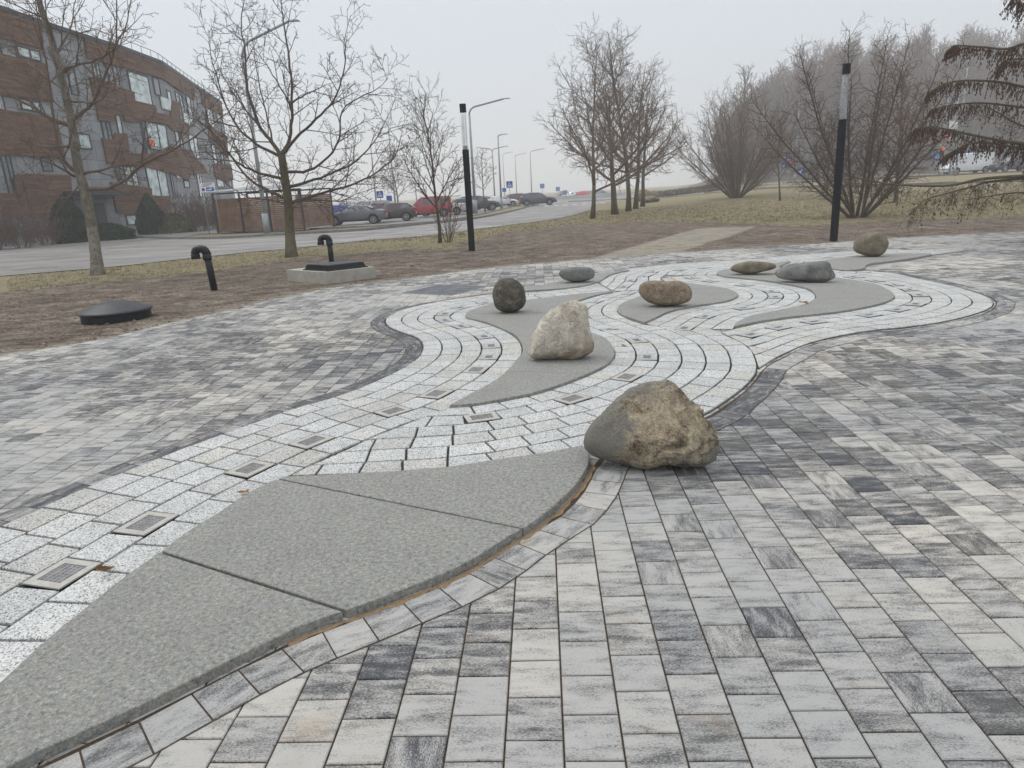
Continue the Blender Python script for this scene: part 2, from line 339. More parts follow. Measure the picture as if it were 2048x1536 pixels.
def make_ground():
    rr=[0.6]
    while rr[-1]<1500: rr.append(rr[-1]*(1.018 if rr[-1]<70 else 1.06))
    an=list(np.arange(-62,62,.42))+list(np.arange(62,298,4)); na=len(an)
    A=np.radians(np.array(an)); Rr=np.array(rr); X=np.outer(Rr,np.sin(A)); Y=np.outer(Rr,np.cos(A))
    Z=rise(X,Y)
    near=(np.hypot(X,Y)<60)
    dp=np.full(X.shape,99.); ins=inpoly(X,Y,PLAZA); dp[near]=distpoly(X[near],Y[near],PLAZA)
    nz=np.zeros(X.shape); idx=np.argwhere(near)
    for i,j in idx:
        x,y=X[i,j],Y[i,j]; nz[i,j]=.02*noise.noise((x*.9,y*.9,0))+.022*noise.noise((x*3.1,y*3.1,3))
    so_=inpoly(X,Y,SOILOUT); Zs=nz*np.where(so_,1.,.25)+.005
    ramp=np.clip(dp/.6,0,1); Z=Z+np.where(ins,-.012-.06*np.clip((dp-.25)/.4,0,1),-.010+Zs*ramp)
    so=inpoly(X,Y,SOILOUT)
    ds=np.full(X.shape,9.); ds[near]=distpoly(X[near],Y[near],SOILOUT)
    g=.5+np.where(so,-1,1)*np.clip(ds/1.6,0,1)*.6
    sp=inpoly(X,Y,SANDP); dsp=np.full(X.shape,9.); dsp[near]=distpoly(X[near],Y[near],SANDP)
    sn=np.where(sp,1.,np.clip(1-dsp/.1,0,1)); g=np.where(sn>.3,-1,g)
    # spilled joint sand along the paving edge
    de=np.full(X.shape,9.); de[near]=distpoly(X[near],Y[near],EDGE,False)
    sn=np.maximum(sn,np.clip(1-de/.55,0,1)*.8*np.where(ins,0,1))
    nr=len(rr); vs=np.stack([X,Y,Z],-1).reshape(-1,3)
    f=[]
    for i in range(nr-1):
        for j in range(na):
            j2=(j+1)%na; f.append((i*na+j,(i+1)*na+j,(i+1)*na+j2,i*na+j2))
    f.append(tuple(range(na)))
    me=bpy.data.meshes.new('ground'); me.from_pydata(vs.tolist(),[],f); me.materials.append(M_['ground'])
    ca=me.color_attributes.new('zone','FLOAT_COLOR','POINT')
    col=np.stack([np.clip(g,0,1),smooth01(140,160,Y)*smooth01(.24,.32,X/np.maximum(Y,1.)),np.clip(sn,0,1),np.ones_like(g)],-1).reshape(-1)
    ca.data.foreach_set('color',col.astype(np.float32)); me.polygons.foreach_set('use_smooth',[True]*len(f)); me.update()
    o=bpy.data.objects.new('ground',me); S.collection.objects.link(o); o['kind']='structure'
make_ground()
def sheet(name,poly,z,mat,thick=0.0,sub=0):
    mb=MB()
    if sub:
        # subdivide long strip polygons given as two equally long banks
        L,Rr=poly; 
        for i in range(len(L)-1):
            a,b,c,d=L[i],L[i+1],Rr[i+1],Rr[i]
            mb.add([(p[0],p[1],z+gz(p[0],p[1])) for p in (a,b,c,d)],[(0,1,2,3)])
    else: mb.add([(p[0],p[1],z+gz(p[0],p[1])) for p in poly],[tuple(range(len(poly)))])
    o=mb.build(name,mat); o['kind']='structure'; return o
# access road: near bank / far bank
NB=[G(*p) for p in [(-900,655),(-300,583),(0,553),(200,537),(330,523),(480,507),(600,496),(727,482),(854,472),(955,459),(1031,449),(1120,437),(1177,421),(1193,409)]]
FB=[G(*p) for p in [(-900,560),(-300,500),(0,486),(110,480),(230,476),(345,479),(450,478),(570,471),(727,462),(854,449),(955,438),(1031,422),(1060,414),(1078,409)]]
NB+= [(17,100),(26,118)]; FB+=[(2.5,108),(-6,130)]
def banks(name,a,b,z,mat):
    a=[tuple(p) for p in cr(a,4)]; b=[tuple(p) for p in cr(b,4)]
    sheet(name,(a,b),z,mat,sub=1)
banks('access_road',NB,FB,.018,M_['asphalt'])
# car park and side road, behind the verge
VB=[G(*p) for p in [(620,459),(760,453),(850,446),(900,441),(945,433),(985,424),(1040,410)]]
sheet('car_park',[G(610,461)]+VB+[(6,106),(2.5,125),(-70,125),(-60,60),(-21,50.5)],.035,M_['asphalt'])
sheet('cross_road',[(-120,128),(14,124),(20,104),(30,104),(60,100),(60,116),(40,122),(30,150),(-120,150)],.055,M_['asphalt'])
sheet('forecourt',[(-60,40),(-27,42),(-24.5,44),(-21.5,47),(-22.5,56),(-27,75),(-60,75)],.03,M_['walk'])
# main road on the rise to the right (two strips)
def strip(name,pts,wd,z,mat):
    P=cr(pts,6); a=[];b=[]
    for i,p in enumerate(P):
        t=P[min(i+1,len(P)-1)]-P[max(i-1,0)]; t/=np.hypot(*t); n=np.array([-t[1],t[0]]); a.append(tuple(p+n*wd/2)); b.append(tuple(p-n*wd/2))
    sheet(name,(b,a),z,mat,sub=1)
strip('side_road',[(18,92),(30,72),(45,64),(62,60),(110,58)],3.6,.05,M_['asphalt'])
strip('main_road',[(10,112),(28,100),(45,90),(65,85),(130,82)],8.5,.06,M_['asphalt'])
# kerbs
def kerb(pts,wd=.14,h=.13,z=0,name='kerb'):
    mb=MB(); P=[np.array(p,float) for p in cr(pts,4)]
    for i in range(len(P)-1):
        a,b=P[i],P[i+1]; t=b-a; L=np.hypot(*t)
        if L<1e-6: continue
        t/=L; n=np.array([-t[1],t[0]])*wd; za=gz(*a)+z; q=[a,b,b+n,a+n]
        mb.hexa([(p[0],p[1],za-.1) for p in q]+[(p[0],p[1],za+h) for p in q])
    o=mb.build(name,M_['kerb']); o['kind']='structure'
kerb(FB[3:14],.15,.16); kerb(VB,.12,.1,0.0)
kerb([(18,90.2),(30,70.3),(45,62.3),(62,58.3),(110,56.3)],.2,.16); kerb([(10,107.5),(28,95.7),(45,85.7),(65,80.7),(130,77.7)],.3,.16)
# verge footway between kerb and lot
for i,(p,q) in enumerate([((1085,410),(1102,409)),((1110,409.5),(1127,408.5)),((1136,409),(1152,408)),((1160,408.5),(1176,407.5))]):
    pass
zb=MB()
for k in range(7):
    x0=4.9+k*1.15; y0=83.5+k*.1
    zb.hexa([(x0,y0,.046),(x0+.55,y0,.046),(x0+.75,y0+3.2,.046),(x0+.2,y0+3.2,.046),(x0,y0,.052),(x0+.55,y0,.052),(x0+.75,y0+3.2,.052),(x0+.2,y0+3.2,.052)])
o=zb.build('zebra_crossing_marking',M_['white']); o['kind']='structure'
# ------------------------------------------------------------------ plaza: curves traced on the ground
ZS=.045; ZG=.02
def Q(p): return np.array(G(p[0],p[1],ZS if len(p)>2 else ZG))
s_='s'
SL={}
SL['fore']=[(0,1364),(100,1272),(175,1212),(247,1154),(322,1102),(375,1062),(435,1026),(497,985),(557,957),(580,952),(640,950),(712,946),(782,942),(855,936),(912,931),(1000,917),(1075,907),(1165,890),(1177,905),(1178,920),(1172,937),(1150,970),(1125,995),(1095,1022),(1047,1056),(1025,1067),(962,1107),(900,1140),(842,1164),(775,1190),(700,1217),(600,1252),(512,1294),(425,1337),(312,1394),(237,1429),(150,1469),(75,1502),(0,1543),(-90,1610),(-200,1700),(-250,1680),(-120,1475)]
SL['second']=[(899,810),(935,790),(960,777),(990,760),(1015,740),(1032,720),(1044,705),(1045,692),(1040,680),(1027,667),(1002,655),(977,645),(955,639),(935,635),(931,629),(940,621),(965,612),(990,606),(1052,600),(1115,592),(1177,586),(1222,581.5),(1225,583),(1190,590),(1152,602),(1120,613),(1111,626),(1121,641),(1150,655),(1190,667),(1210,675),(1222,687),(1229,700),(1227,713),(1215,726),(1190,740),(1152,756),(1115,770),(1065,785),(1015,795),(952,806)]
SL['third']=[(1289,644),(1265,636),(1245,629),(1235,621),(1237,612),(1252,602),(1277,593),(1300,580),(1335,569),(1370,565),(1417,571),(1452,576),(1472,584),(1475,591),(1457,600),(1430,605),(1380,612),(1337,622),(1312,634)]
SL['fourth']=[(1469,652),(1472,645),(1487,637),(1505,630),(1535,624),(1580,615),(1605,609),(1630,597),(1632,590),(1628,584),(1616,576),(1586,569),(1558,564),(1530,560),(1480,555),(1450,552),(1434,547),(1440,541),(1460,537),(1500,531),(1555,525),(1578,521.5),(1580,523),(1563,530),(1560,535),(1580,540),(1620,547),(1666,554),(1711,560),(1748,567),(1773,577),(1787,587),(1786,596),(1768,604),(1736,612),(1686,621),(1636,627),(1586,632),(1536,639),(1490,647)]
SL['fifth']=[(1050,581),(1050,576),(1090,569),(1122,561),(1150,553),(1190,548),(1228,543),(1258,539.5),(1240,543.5),(1217,550),(1209,556),(1196,563),(1165,571),(1115,577)]
SL['sixth']=[(1728,536),(1696,540),(1668,537),(1653,530),(1649,522),(1660,518),(1686,515),(1711,511),(1776,507),(1861,506.5),(1862,508.5),(1828,515),(1786,521),(1743,526),(1731,531)]
def clip_half(poly,a,b,keep,off=0.):
    a=np.array(a);b=np.array(b);t=b-a;t/=np.hypot(*t);n=np.array([-t[1],t[0]])*keep
    out=[];P=[np.array(p) for p in poly]
    for i in range(len(P)):
        p,q=P[i],P[(i+1)%len(P)]; dp=np.dot(p-a,n)-off; dq=np.dot(q-a,n)-off
        if dp>=0: out.append(p)
        if (dp>=0)!=(dq>=0): out.append(p+(q-p)*dp/(dp-dq))
    return [tuple(p) for p in out]
def slab_obj(poly,label,ztop=ZS,name='granite_slab'):
    me=bpy.data.meshes.new(name); n=len(poly)
    ar=sum(poly[i][0]*poly[(i+1)%n][1]-poly[(i+1)%n][0]*poly[i][1] for i in range(n))
    if ar<0: poly=poly[::-1]
    vs=[(p[0],p[1],.0) for p in poly]+[(p[0],p[1],ztop-.004) for p in poly]
    ins=[]
    for i in range(n):
        p=np.array(poly[i]); a=np.array(poly[i-1]); b=np.array(poly[(i+1)%n]); t=b-a; t/=np.hypot(*t) or 1; ins.append(p+np.array([-t[1],t[0]])*.004)
    vs+=[(p[0],p[1],ztop) for p in ins]
    fs=[tuple(range(2*n,3*n))]
    for i in range(n):
        j=(i+1)%n; fs+=[(i,j,n+j,n+i),(n+i,n+j,2*n+j,2*n+i)]
    me.from_pydata(vs,[],fs); me.materials.append(M_['slab']); me.update()
    o=bpy.data.objects.new(name,me); S.collection.objects.link(o)
    return setp(o,label,'stone slab','grey stone slabs set in the paving')
def smoothpoly(pts,sub=3,corner=()):
    P=[np.array(G(p[0],p[1],ZS)) for p in pts]; n=len(P); out=[]
    for i in range(n):
        p0,p1,p2,p3=P[i-1],P[i],P[(i+1)%n],P[(i+2)%n]
        def cosang(a,b,c):
            u=b-a;v=c-b; return np.dot(u,v)/(np.hypot(*u)*np.hypot(*v)+1e-9)
        c1=cosang(p0,p1,p2)<.45; c2=cosang(p1,p2,p3)<.45
        t0=p1 if c1 else p0; t3=p2 if c2 else p3
        for k in range(sub):
            t=k/sub; out.append(tuple(.5*((2*p1)+(p2-t0)*t+(2*t0-5*p1+4*p2-t3)*t*t+(3*p1-t0-3*p2+t3)*t**3)))
    return out
SP={k:smoothpoly(v) for k,v in SL.items()}
def ln(a,b): return (np.array(G(*a,ZS)),np.array(G(*b,ZS)))
def split(poly,lines,labels,gap=.004):
    rest=poly
    for (a,b),(lab,keep,gp) in zip(lines,labels[:-1]):
        pc=clip_half(rest,a,b,keep,gp); slab_obj(pc,lab); rest=clip_half(rest,a,b,-keep,gp)
    slab_obj(rest,labels[-1])
split(SP['fore'],[ln((322,1103),(690,1221)),ln((557,957.5),(1047,1057))],
  [('big pale grey speckled slab tapering to the near left corner of the paving',-1,.009),('wide grey speckled slab in the middle of the foreground between two dark joints',-1,.007),'grey slab piece whose curved right edge runs up to the largest brown boulder'])
split(SP['second'],[ln((931,628),(1240,622)),ln((1000,741),(1250,751))],
  [('grey stone slab under the dark egg shaped boulder with a thin tail',1,.003),('grey slab piece carrying the white boulder',1,.003),'grey slab piece ending in a sharp point in front of the white boulder'])
split(SP['third'],[ln((1250,577),(1500,577.5))],[('narrow back strip of the leaf shaped slab behind the oblong brown boulder',1,.0015),'leaf shaped grey slab under the oblong brown boulder'])
split(SP['fourth'],[ln((1560,597),(1850,598)),ln((1500,616),(1900,640))],[('grey slab piece under the flat brown stone and the angular grey stone',1,.002),('broad rounded grey slab piece in front of the angular grey stone',1,.002),'low tapering grey slab piece pointing back towards the middle of the white rows'])
slab_obj(SP['fifth'],'slim grey slab under the low flat grey boulder at the far left bank')
slab_obj(SP['sixth'],'grey slab with a hooked end under the farthest round boulder')
# --- flows of white setts: stations of (first line ; last line) or explicit points
def st(a,b,n): a,b=Q(a),Q(b); return [a+(b-a)*k/n for k in range(n+1)]
def ex(*pts): return [Q(p) for p in pts]
FLOW={}
FLOW['A']=(5,[((-950,1480),(-140,1490,s_)),((-700,1365),(0,1364,s_)),((-480,1263),(100,1272,s_)),((-290,1176),(175,1212,s_)),((-135,1110),(247,1154,s_)),((-15,1058),(322,1102,s_)),((60,1025),(380,1059,s_)),((135,990),(436,1025,s_)),((205,961),(492,989,s_)),((270,934),(545,961,s_)),((335,909),(587,947)),((420,876),(652,912)),((495,850),(720,883)),((547,830),(770,862)),((615,809),(835,838)),((687,788),(899,811,s_)),((742,766),(960,777,s_)),((787,746),(1002,751,s_)),((822,726),(1030,723,s_)),((840,710),(1042,708,s_)),((846,695),(1045,693,s_)),((842,681),(1039,679,s_)),((827,671),(1020,663,s_)),((802,663),(985,648,s_)),((780,654),(950,638,s_)),((770,643),(932,631,s_)),((775,634),(932,626,s_)),((790,625),(938,622,s_)),((815,616),(952,616,s_)),((847,609),(970,611,s_)),((890,601),(1000,605,s_)),((940,594),(1040,601,s_)),((985,588),(1080,597,s_)),((1052,582,s_),(1125,592,s_)),((1115,577,s_),(1165,587,s_)),((1165,571,s_),(1200,584,s_)),((1196,563,s_),(1225,582,s_))])
FLOW['B']=(6,['X',[(899,812),(850,832),(790,856),(732,879),(685,903),(620,930),(580,951)],((904,810,s_),(915,931,s_)),((952,806,s_),(1050,910,s_)),((1015,795,s_),(1160,889,s_)),((1065,785,s_),(1240,878)),((1115,770,s_),(1330,856)),((1152,756,s_),(1405,829)),((1190,740,s_),(1467,790)),((1215,726,s_),(1500,762)),((1228,710,s_),(1514,741)),((1227,693,s_),(1511,717)),((1212,676,s_),(1495,692)),((1190,667,s_),(1440,665)),
 [(1160,658,s_),(1203,661),(1240,659),(1275,655),(1314,652),(1378,660),(1423,658)]])
FLOW['Bu']=(4,[[(1160,658,s_),(1203,661),(1240,659),(1275,655),(1314,652)],[(1135,649,s_),(1168,648),(1203,645),(1240,641),(1280,643,s_)],[(1121,641,s_),(1150,639),(1180,636),(1212,633),(1245,629,s_)],[(1111,628,s_),(1140,627),(1174,623),(1203,622),(1235,620,s_)],[(1120,614,s_),(1150,613),(1182,612),(1210,610),(1240,609,s_)],[(1152,602,s_),(1183,603),(1207,602),(1230,601),(1258,599,s_)],[(1190,590,s_),(1212,591),(1232,592),(1255,592),(1292,586,s_)],[(1225,582,s_),(1243,582),(1262,582),(1283,581),(1310,576)]])
FLOW['El']=(5,[[(1196,564),(1212,574),(1226,581),(1250,581),(1280,580),(1310,576)],[(1205,560),(1226,562),(1248,563),(1272,562),(1296,562),(1322,562)],[(1210,555,s_),(1231,554),(1254,552),(1275,554),(1298,552),(1322,554)],[(1232,543),(1250,545),(1270,546),(1290,547),(1310,548),(1332,549)]])
FLOW['F']=(10,[[(1232,543),(1250,545),(1270,546),(1290,547),(1310,548),(1332,549),(1345,550),(1363,550),(1387,549),(1411,549),(1434,547,s_)],((1255,538),(1438,542,s_)),((1285,534),(1460,537,s_)),((1330,529),(1500,531,s_)),((1380,525),(1530,528,s_)),((1455,521),(1560,524,s_)),((1536,516),(1580,522,s_)),((1586,510),(1650,521,s_)),((1648,506),(1690,514,s_)),((1706,502),(1740,509,s_)),((1776,500),(1800,507,s_)),((1861,498.5),(1862,507,s_)),((1930,497.5),(1934,500))])
FLOW['C']=(5,['X',[(1289,646),(1314,652),(1341,661),(1382,660),(1422,657),(1467,653,s_)],((1312,634,s_),(1471,646,s_)),((1337,622,s_),(1486,638,s_)),((1380,612,s_),(1507,629,s_)),((1430,605,s_),(1560,619,s_)),((1457,600,s_),(1607,609,s_)),((1475,590,s_),(1632,592,s_)),((1470,582,s_),(1620,578,s_)),((1452,576,s_),(1586,569,s_)),((1417,571,s_),(1530,560,s_)),((1370,565,s_),(1480,555,s_)),[(1335,564),(1352,560),(1373,557),(1396,556),(1421,555),(1450,552,s_)],[(1322,557),(1340,554),(1363,552),(1387,550),(1411,550),(1434,548,s_)]])
FLOW['D']=(5,['X',[(1441,664),(1457,671),(1476,681),(1495,692),(1508,709),(1517,736)],((1480,651,s_),(1540,720)),((1505,644,s_),(1565,708)),((1536,639,s_),(1611,687)),((1586,632,s_),(1661,674)),((1636,627,s_),(1736,660)),((1686,621,s_),(1811,653)),((1736,612,s_),(1886,642)),((1768,604,s_),(1942,629)),((1785,596,s_),(1982,614)),((1788,588,s_),(1986,602)),((1773,577,s_),(1960,587)),((1748,567,s_),(1900,570)),((1711,560,s_),(1830,555)),((1666,554,s_),(1770,543)),((1620,547,s_),(1700,540,s_)),((1580,540,s_),(1668,537,s_)),((1563,531,s_),(1653,529,s_)),((1580,522,s_),(1650,521,s_))])
LIGHTS=[(106,1160),(317,1030),(495,940),(650,871),(782,822),(882,780),(945,745),(979,714),(982,689),(965,670),(927,654),(892,642),(889,629),(920,616),(965,605),
 (935,836),(1132,800),(1255,756),(1296,715),(1276,681),(1212,657),(1201,601),(1256,588),(1239,576),(1282,553),(1255,562),(1356,540),(1315,545),(1407,536),(1380,556),(1427,564),(1497,570),(1542,581),(1545,596),(1482,615),(1410,631),(1365,655),
 (1482,670),(1547,654),(1631,641),(1721,631),(1788,620),(1836,607),(1845,593),(1831,581),(1801,571),(1758,562),(1698,554),(1658,514)]
def inset(poly,d):
    n=len(poly); P=[np.array(p,float) for p in poly]
    ar=sum(P[i][0]*P[(i+1)%n][1]-P[(i+1)%n][0]*P[i][1] for i in range(n))
    if abs(ar)<.004: return None
    if ar<0: P=P[::-1]; 
    out=[]
    L=[]
    for i in range(n):
        a,b=P[i],P[(i+1)%n]; t=b-a; l=np.hypot(*t)
        if l<1e-4: continue
        t/=l; nn=np.array([-t[1],t[0]]); L.append((a+nn*(d[i] if hasattr(d,'__len__') else d),t))
    m=len(L)
    if m<3: return None
    for i in range(m):
        (p,t),(q,u)=L[i-1],L[i]; den=t[0]*u[1]-t[1]*u[0]
        if abs(den)<.05: out.append(tuple(q)); continue
        k=((q[0]-p[0])*u[1]-(q[1]-p[1])*u[0])/den; out.append(tuple(p+t*k))
    a2=sum(out[i][0]*out[(i+1)%m][1]-out[(i+1)%m][0]*out[i][1] for i in range(m))
    if a2<.004: return None
    return out
BASES=[]; CELLS=[]
for fi,(key,(nr,sts)) in enumerate(FLOW.items()):
    rows=[]
    for q in sts:
        if q=='X': continue
        rows.append(ex(*q) if isinstance(q,list) else st(q[0],q[1],nr))
    lines=[cr([r[k] for r in rows],6) for k in range(nr+1)]
    N_=len(lines[0]); BASES.append([tuple(p) for p in lines[0]]+[tuple(p) for p in lines[-1][::-1]])
    for k in range(nr):
        A,B=lines[k],lines[k+1]; Md=[(A[i]+B[i])/2 for i in range(N_)]
        s=[0.]
        for i in range(1,N_): s.append(s[-1]+np.hypot(*(Md[i]-Md[i-1])))
        tot=s[-1]; Lc=.285; cuts=[0.]; x=(.5 if k%2 else 1.)*Lc*U(.8,1.1)
        while x<tot-.12: cuts.append(x); x+=Lc*U(.93,1.07)
        cuts.append(tot)
        def atl(Pl,fx): i=min(int(fx),N_-2); t=fx-i; return Pl[i]*(1-t)+Pl[i+1]*t
        prev=None
        for ci,c in enumerate(cuts):
            i=min(max(np.searchsorted(s,c)-1,0),N_-2); fx=i+(c-s[i])/max(s[i+1]-s[i],1e-6)
            if ci in(0,len(cuts)-1): a,b=atl(A,fx),atl(B,fx)
            else:
                m=atl(Md,fx)
                def near(Pl):
                    best=None
                    for q in np.linspace(max(fx-5,0),min(fx+5,N_-1),41):
                        p=atl(Pl,q); d=(p[0]-m[0])**2+(p[1]-m[1])**2
                        if best is None or d<best[0]: best=(d,p)
                    return best[1]
                a,b=near(A),near(B)
            if prev is not None: CELLS.append([prev[0],a,b,prev[1],fi,key,k])
            prev=(a,b)
# which cells hold the inlaid lights
cen=np.array([(sum(c[i] for i in range(4))/4) for c in CELLS])
taken={}
for li,p in enumerate(LIGHTS):
    g=np.array(G(*p,ZG)); d=np.hypot(*(cen-g).T); i=int(np.argmin(d))
    while i in taken: d[i]=9; i=int(np.argmin(d))
    taken[i]=(li,g)
sett=MB(); sett_t=[]; lights=[]
for i,c in enumerate(CELLS):
    q=[c[0],c[1],c[2],c[3]]
    if i in taken: lights.append((taken[i][0],q,c[4])); continue
    r=inset(q,[.0048,.0085,.0048,.0085] if False else .0088)
    if r is None: continue
    n0=len(sett.v); zt=ZG+U(-.002,.002)-c[4]*.0006; sett.cells(r,.004,zt,.003)
    if c[5]=='B' and False: pass
    t=(U(0,1),max(0,U(-1.2,1)),rnd()); sett_t+= [t]*(len(sett.v)-n0)
o=sett.build('white_granite_sett_paving',M_['granite']); o['kind']='structure'
ca=o.data.color_attributes.new('tone','FLOAT_COLOR','POINT'); ca.data.foreach_set('color',np.array([(a*.6+.4,b*.6,c,1) for a,b,c in sett_t],np.float32).reshape(-1))
# bed under the setts
for bi,b in enumerate(BASES):
    mb=MB(); h=len(b)//2
    for i in range(h-1):
        a,bb,c,d=b[i],b[i+1],b[-2-i],b[-1-i]; z=.0042+bi*.0004
        mb.add([(*a,z),(*bb,z),(*c,z),(*d,z)],[(0,1,2,3)])
    o=mb.build('sett_bedding',M_['bed']); o['kind']='structure'
# inlaid lights
LT={0:'nearest framed floor tile, rusty stained centre, beside the long foreground slab',1:'second framed floor tile from the left edge, next to the foreground slab',2:'framed floor tile beside the back tip of the foreground slab',3:'framed floor tile in the row left of the wedge shaped white setts',4:'framed floor tile just left of the pointed tip of the white boulder slab',5:'framed floor tile left of the white boulder slab, past its pointed tip',6:'framed floor tile at the lower bend of the rows left of the white boulder',
15:'framed floor tile lying askew right below the pointed slab tip',16:'framed floor tile between the white boulder slab and the largest boulder',17:'framed floor tile directly behind the top of the largest boulder',18:'framed floor tile at the outer bend right of the white boulder'}
ZONE=[(range(7,15),'floor tile from the front in the rows curving left of the egg shaped boulder'),(range(19,22),'floor tile from the front in the bend right of the white boulder'),(range(22,31),'tiny floor tile outward from the white boulder in the far rows'),(range(31,37),'floor tile along the loop between the oblong and angular boulders'),(range(37,42),'floor tile from the left along the lower rows of the right hand loop'),(range(42,49),'floor tile from the bend along the upper rows of the right hand loop')]
for li,q,fi in lights:
    c=sum(q)/4; lab=LT.get(li)
    if not lab:
        for rg,l in ZONE:
            if li in rg: lab=('first','second','third','fourth','fifth','sixth','seventh','eighth','ninth')[li-rg[0]]+' '+l
    e1=q[1]-q[0]; a=math.atan2(e1[1],e1[0]); w_=.5*(np.hypot(*(q[1]-q[0]))+np.hypot(*(q[2]-q[3]))); h_=.5*(np.hypot(*(q[3]-q[0]))+np.hypot(*(q[2]-q[1])))
    w_=min(w_-.02,.27); h_=h_-.025
    t=empty('framed_floor_light',(c[0],c[1],0),lab,'floor light','framed square tiles set in the white paving',a)
    f=MB(); z1=.024; bw=.042 if li in (0,1,2,3,4,5,6,15,16,17) else .066; X,Y=w_/2,h_/2
    for (x0,x1,y0,y1) in((-X,X,-Y,-Y+bw),(-X,X,Y-bw,Y),(-X,-X+bw,-Y+bw+.0002,Y-bw-.0002),(X-bw,X,-Y+bw+.0002,Y-bw-.0002)):
        f.box(((x0+x1)/2,(y0+y1)/2,z1-.004),(x1-x0,y1-y0,.008))
    part('frame',f,M_['steelframe'] if li in (0,1,2,3,4,5,6,15,16,17) else M_['granite'],t)
    f=MB(); f.box((0,0,.010),(2*X-.006,2*Y-.006,.010)); part('housing',f,M_['blackmatte'],t)
    f=MB(); ix,iy=X-bw-.002,Y-bw-.002; f.box((0,0,.0185),(2*ix,2*iy,.003))
    nx=7; ny=5
    for gx in range(nx):
        for gy in range(ny):
            f.box((-ix+(gx+.5)*2*ix/nx,-iy+(gy+.5)*2*iy/ny,.0215),(ix/nx*1.1,iy/ny*.7,.003),R_(25))
    part('grille',f,M_['grille'] if 'grille' in M_ else M_['galv'],t)
# --- bands of darker pavers along the banks
def world_line(pts): return [np.array(p) for p in cr([Q(p) for p in pts],6)]
BANKL=world_line([q[0] for q in FLOW['A'][1][:34]])
BANKR=world_line([(-90,1618,s_),(0,1547,s_),(75,1506,s_),(150,1473,s_),(237,1433,s_),(312,1398,s_),(425,1341,s_),(512,1298,s_),(600,1256,s_),(700,1221,s_),(775,1194,s_),(842,1168,s_),(900,1144,s_),(962,1111,s_),(1025,1071,s_),(1050,1058,s_),(1098,1024,s_),(1128,997,s_),(1153,972,s_),(1175,939,s_),(1182,922,s_),(1200,903,s_),(1270,878),(1340,856),(1405,832),(1432,818),(1469,793),(1494,773),(1514,750),(1522,738),(1540,724),(1573,707),(1611,689),(1661,677),(1698,668),(1736,662),(1786,658),(1836,652),(1886,644),(1936,633),(1971,622),(1988,611),(1990,600),(1968,588),(1936,578),(1886,566),(1836,555),(1786,546),(1740,539)])
band=MB(); band_t=[]; band_uv=[]; under=MB()
def add_tone(mb,tl,uvl,n0,poly_ang,cx,cy,tone,warm,rn):
    rot=poly_ang+(math.pi/2 if rnd()<.10 else 0); cs,sn=math.cos(rot),math.sin(rot); ox,oy=U(0,50),U(0,50)
    for v in mb.v[n0:]:
        x,y=v[0]-cx,v[1]-cy; uvl.append((x*cs+y*sn+ox,-x*sn+y*cs+oy)); tl.append((tone,warm,rn,1))
def do_band(line,side,w,off0,off_fn,darkfn):
    P=line; s=[0.]
    for i in range(1,len(P)): s.append(s[-1]+np.hypot(*(P[i]-P[i-1])))
    def at(x):
        i=min(max(np.searchsorted(s,x)-1,0),len(P)-2); t=(x-s[i])/max(s[i+1]-s[i],1e-6); a=max(i-2,0); b=min(i+3,len(P)-1)
        tg=P[b]-P[a]; tg/=np.hypot(*tg); return P[i]*(1-t)+P[i+1]*t, np.array([-tg[1],tg[0]])*side
    x=0.; prev=None; k=0
    while x<s[-1]:
        p,n=at(x); o=off_fn(x/s[-1]); cur=(p+n*(off0+o),p+n*(off0+o+w),p+n*.005)
        if prev is not None:
            q=[prev[0],cur[0],cur[1],prev[1]]; r=inset(q,.0022)
            under.add([(*prev[2],.0016),(*cur[2],.0016),(*(cur[1]+n*.003),.0016),(*(prev[1]+n*.003),.0016)],[(0,1,2,3)])
            if r:
                c=sum(q)/4; n0=len(band.v); band.cells(r,-.01,.0035+U(-.0006,.0006),.003)
                tn=darkfn(c,k); e=q[1]-q[0]; add_tone(band,band_t,band_uv,n0,math.atan2(e[1],e[0])+U(-.2,.2),c[0],c[1],tn,U(0,.4),rnd()*.5)
        prev=cur; x+=.178*U(.95,1.05) ; k+=1
def dl(c,k):
    y=c[1]; base=.75 if y<4.5 else .35
    return min(1,max(0,base*.5+noise.noise((c[0]*1.6,c[1]*1.6,1))*.5+U(-.12,.12)))
def drk(c,k):
    if c[1]<4.3: return U(.55,1)
    if c[1]<6.3: return U(.05,.25)
    return min(1,max(0,.4+noise.noise((c[0]*1.2,c[1]*1.2,9))*.9))
do_band(BANKL,1,.2,.012,lambda t:0,dl)
do_band(BANKR,-1,.2,.012,lambda t:.022*(1 if .17<t<.33 else 0)+.012*math.sin(t*60)**2,drk)
def finish_pavers(mb,tl,uvl,name):
    o=mb.build(name,M_['paver']); me=o.data
    ca=me.color_attributes.new('tone','FLOAT_COLOR','POINT'); ca.data.foreach_set('color',np.array(tl,np.float32).reshape(-1))
    uv=me.uv_layers.new(name='uv'); li=np.zeros(len(me.loops),np.int32); me.loops.foreach_get('vertex_index',li)
    uv.data.foreach_set('uv',np.array(uvl,np.float32)[li].reshape(-1)); o['kind']='structure'; return o
finish_pavers(band,band_t,band_uv,'curved_paver_border')
o=under.build('border_joint_bed',M_['joint']); o['kind']='structure'
sm=MB()
for i in range(int(len(BANKR)*.16),int(len(BANKR)*.42)):
    a,b=BANKR[i],BANKR[i+1]; t=b-a; L=np.hypot(*t)
    if L<1e-6: continue
    n=np.array([t[1],-t[0]])/L; wa=.026+.022*noise.noise((i*.35,0,0)); wb=.026+.022*noise.noise(((i+1)*.35,0,0))
    sm.add([(*(a-n*.004),.0045),(*(b-n*.004),.0045),(*(b+n*wb),.0046),(*(a+n*wa),.0046)],[(0,1,2,3)])
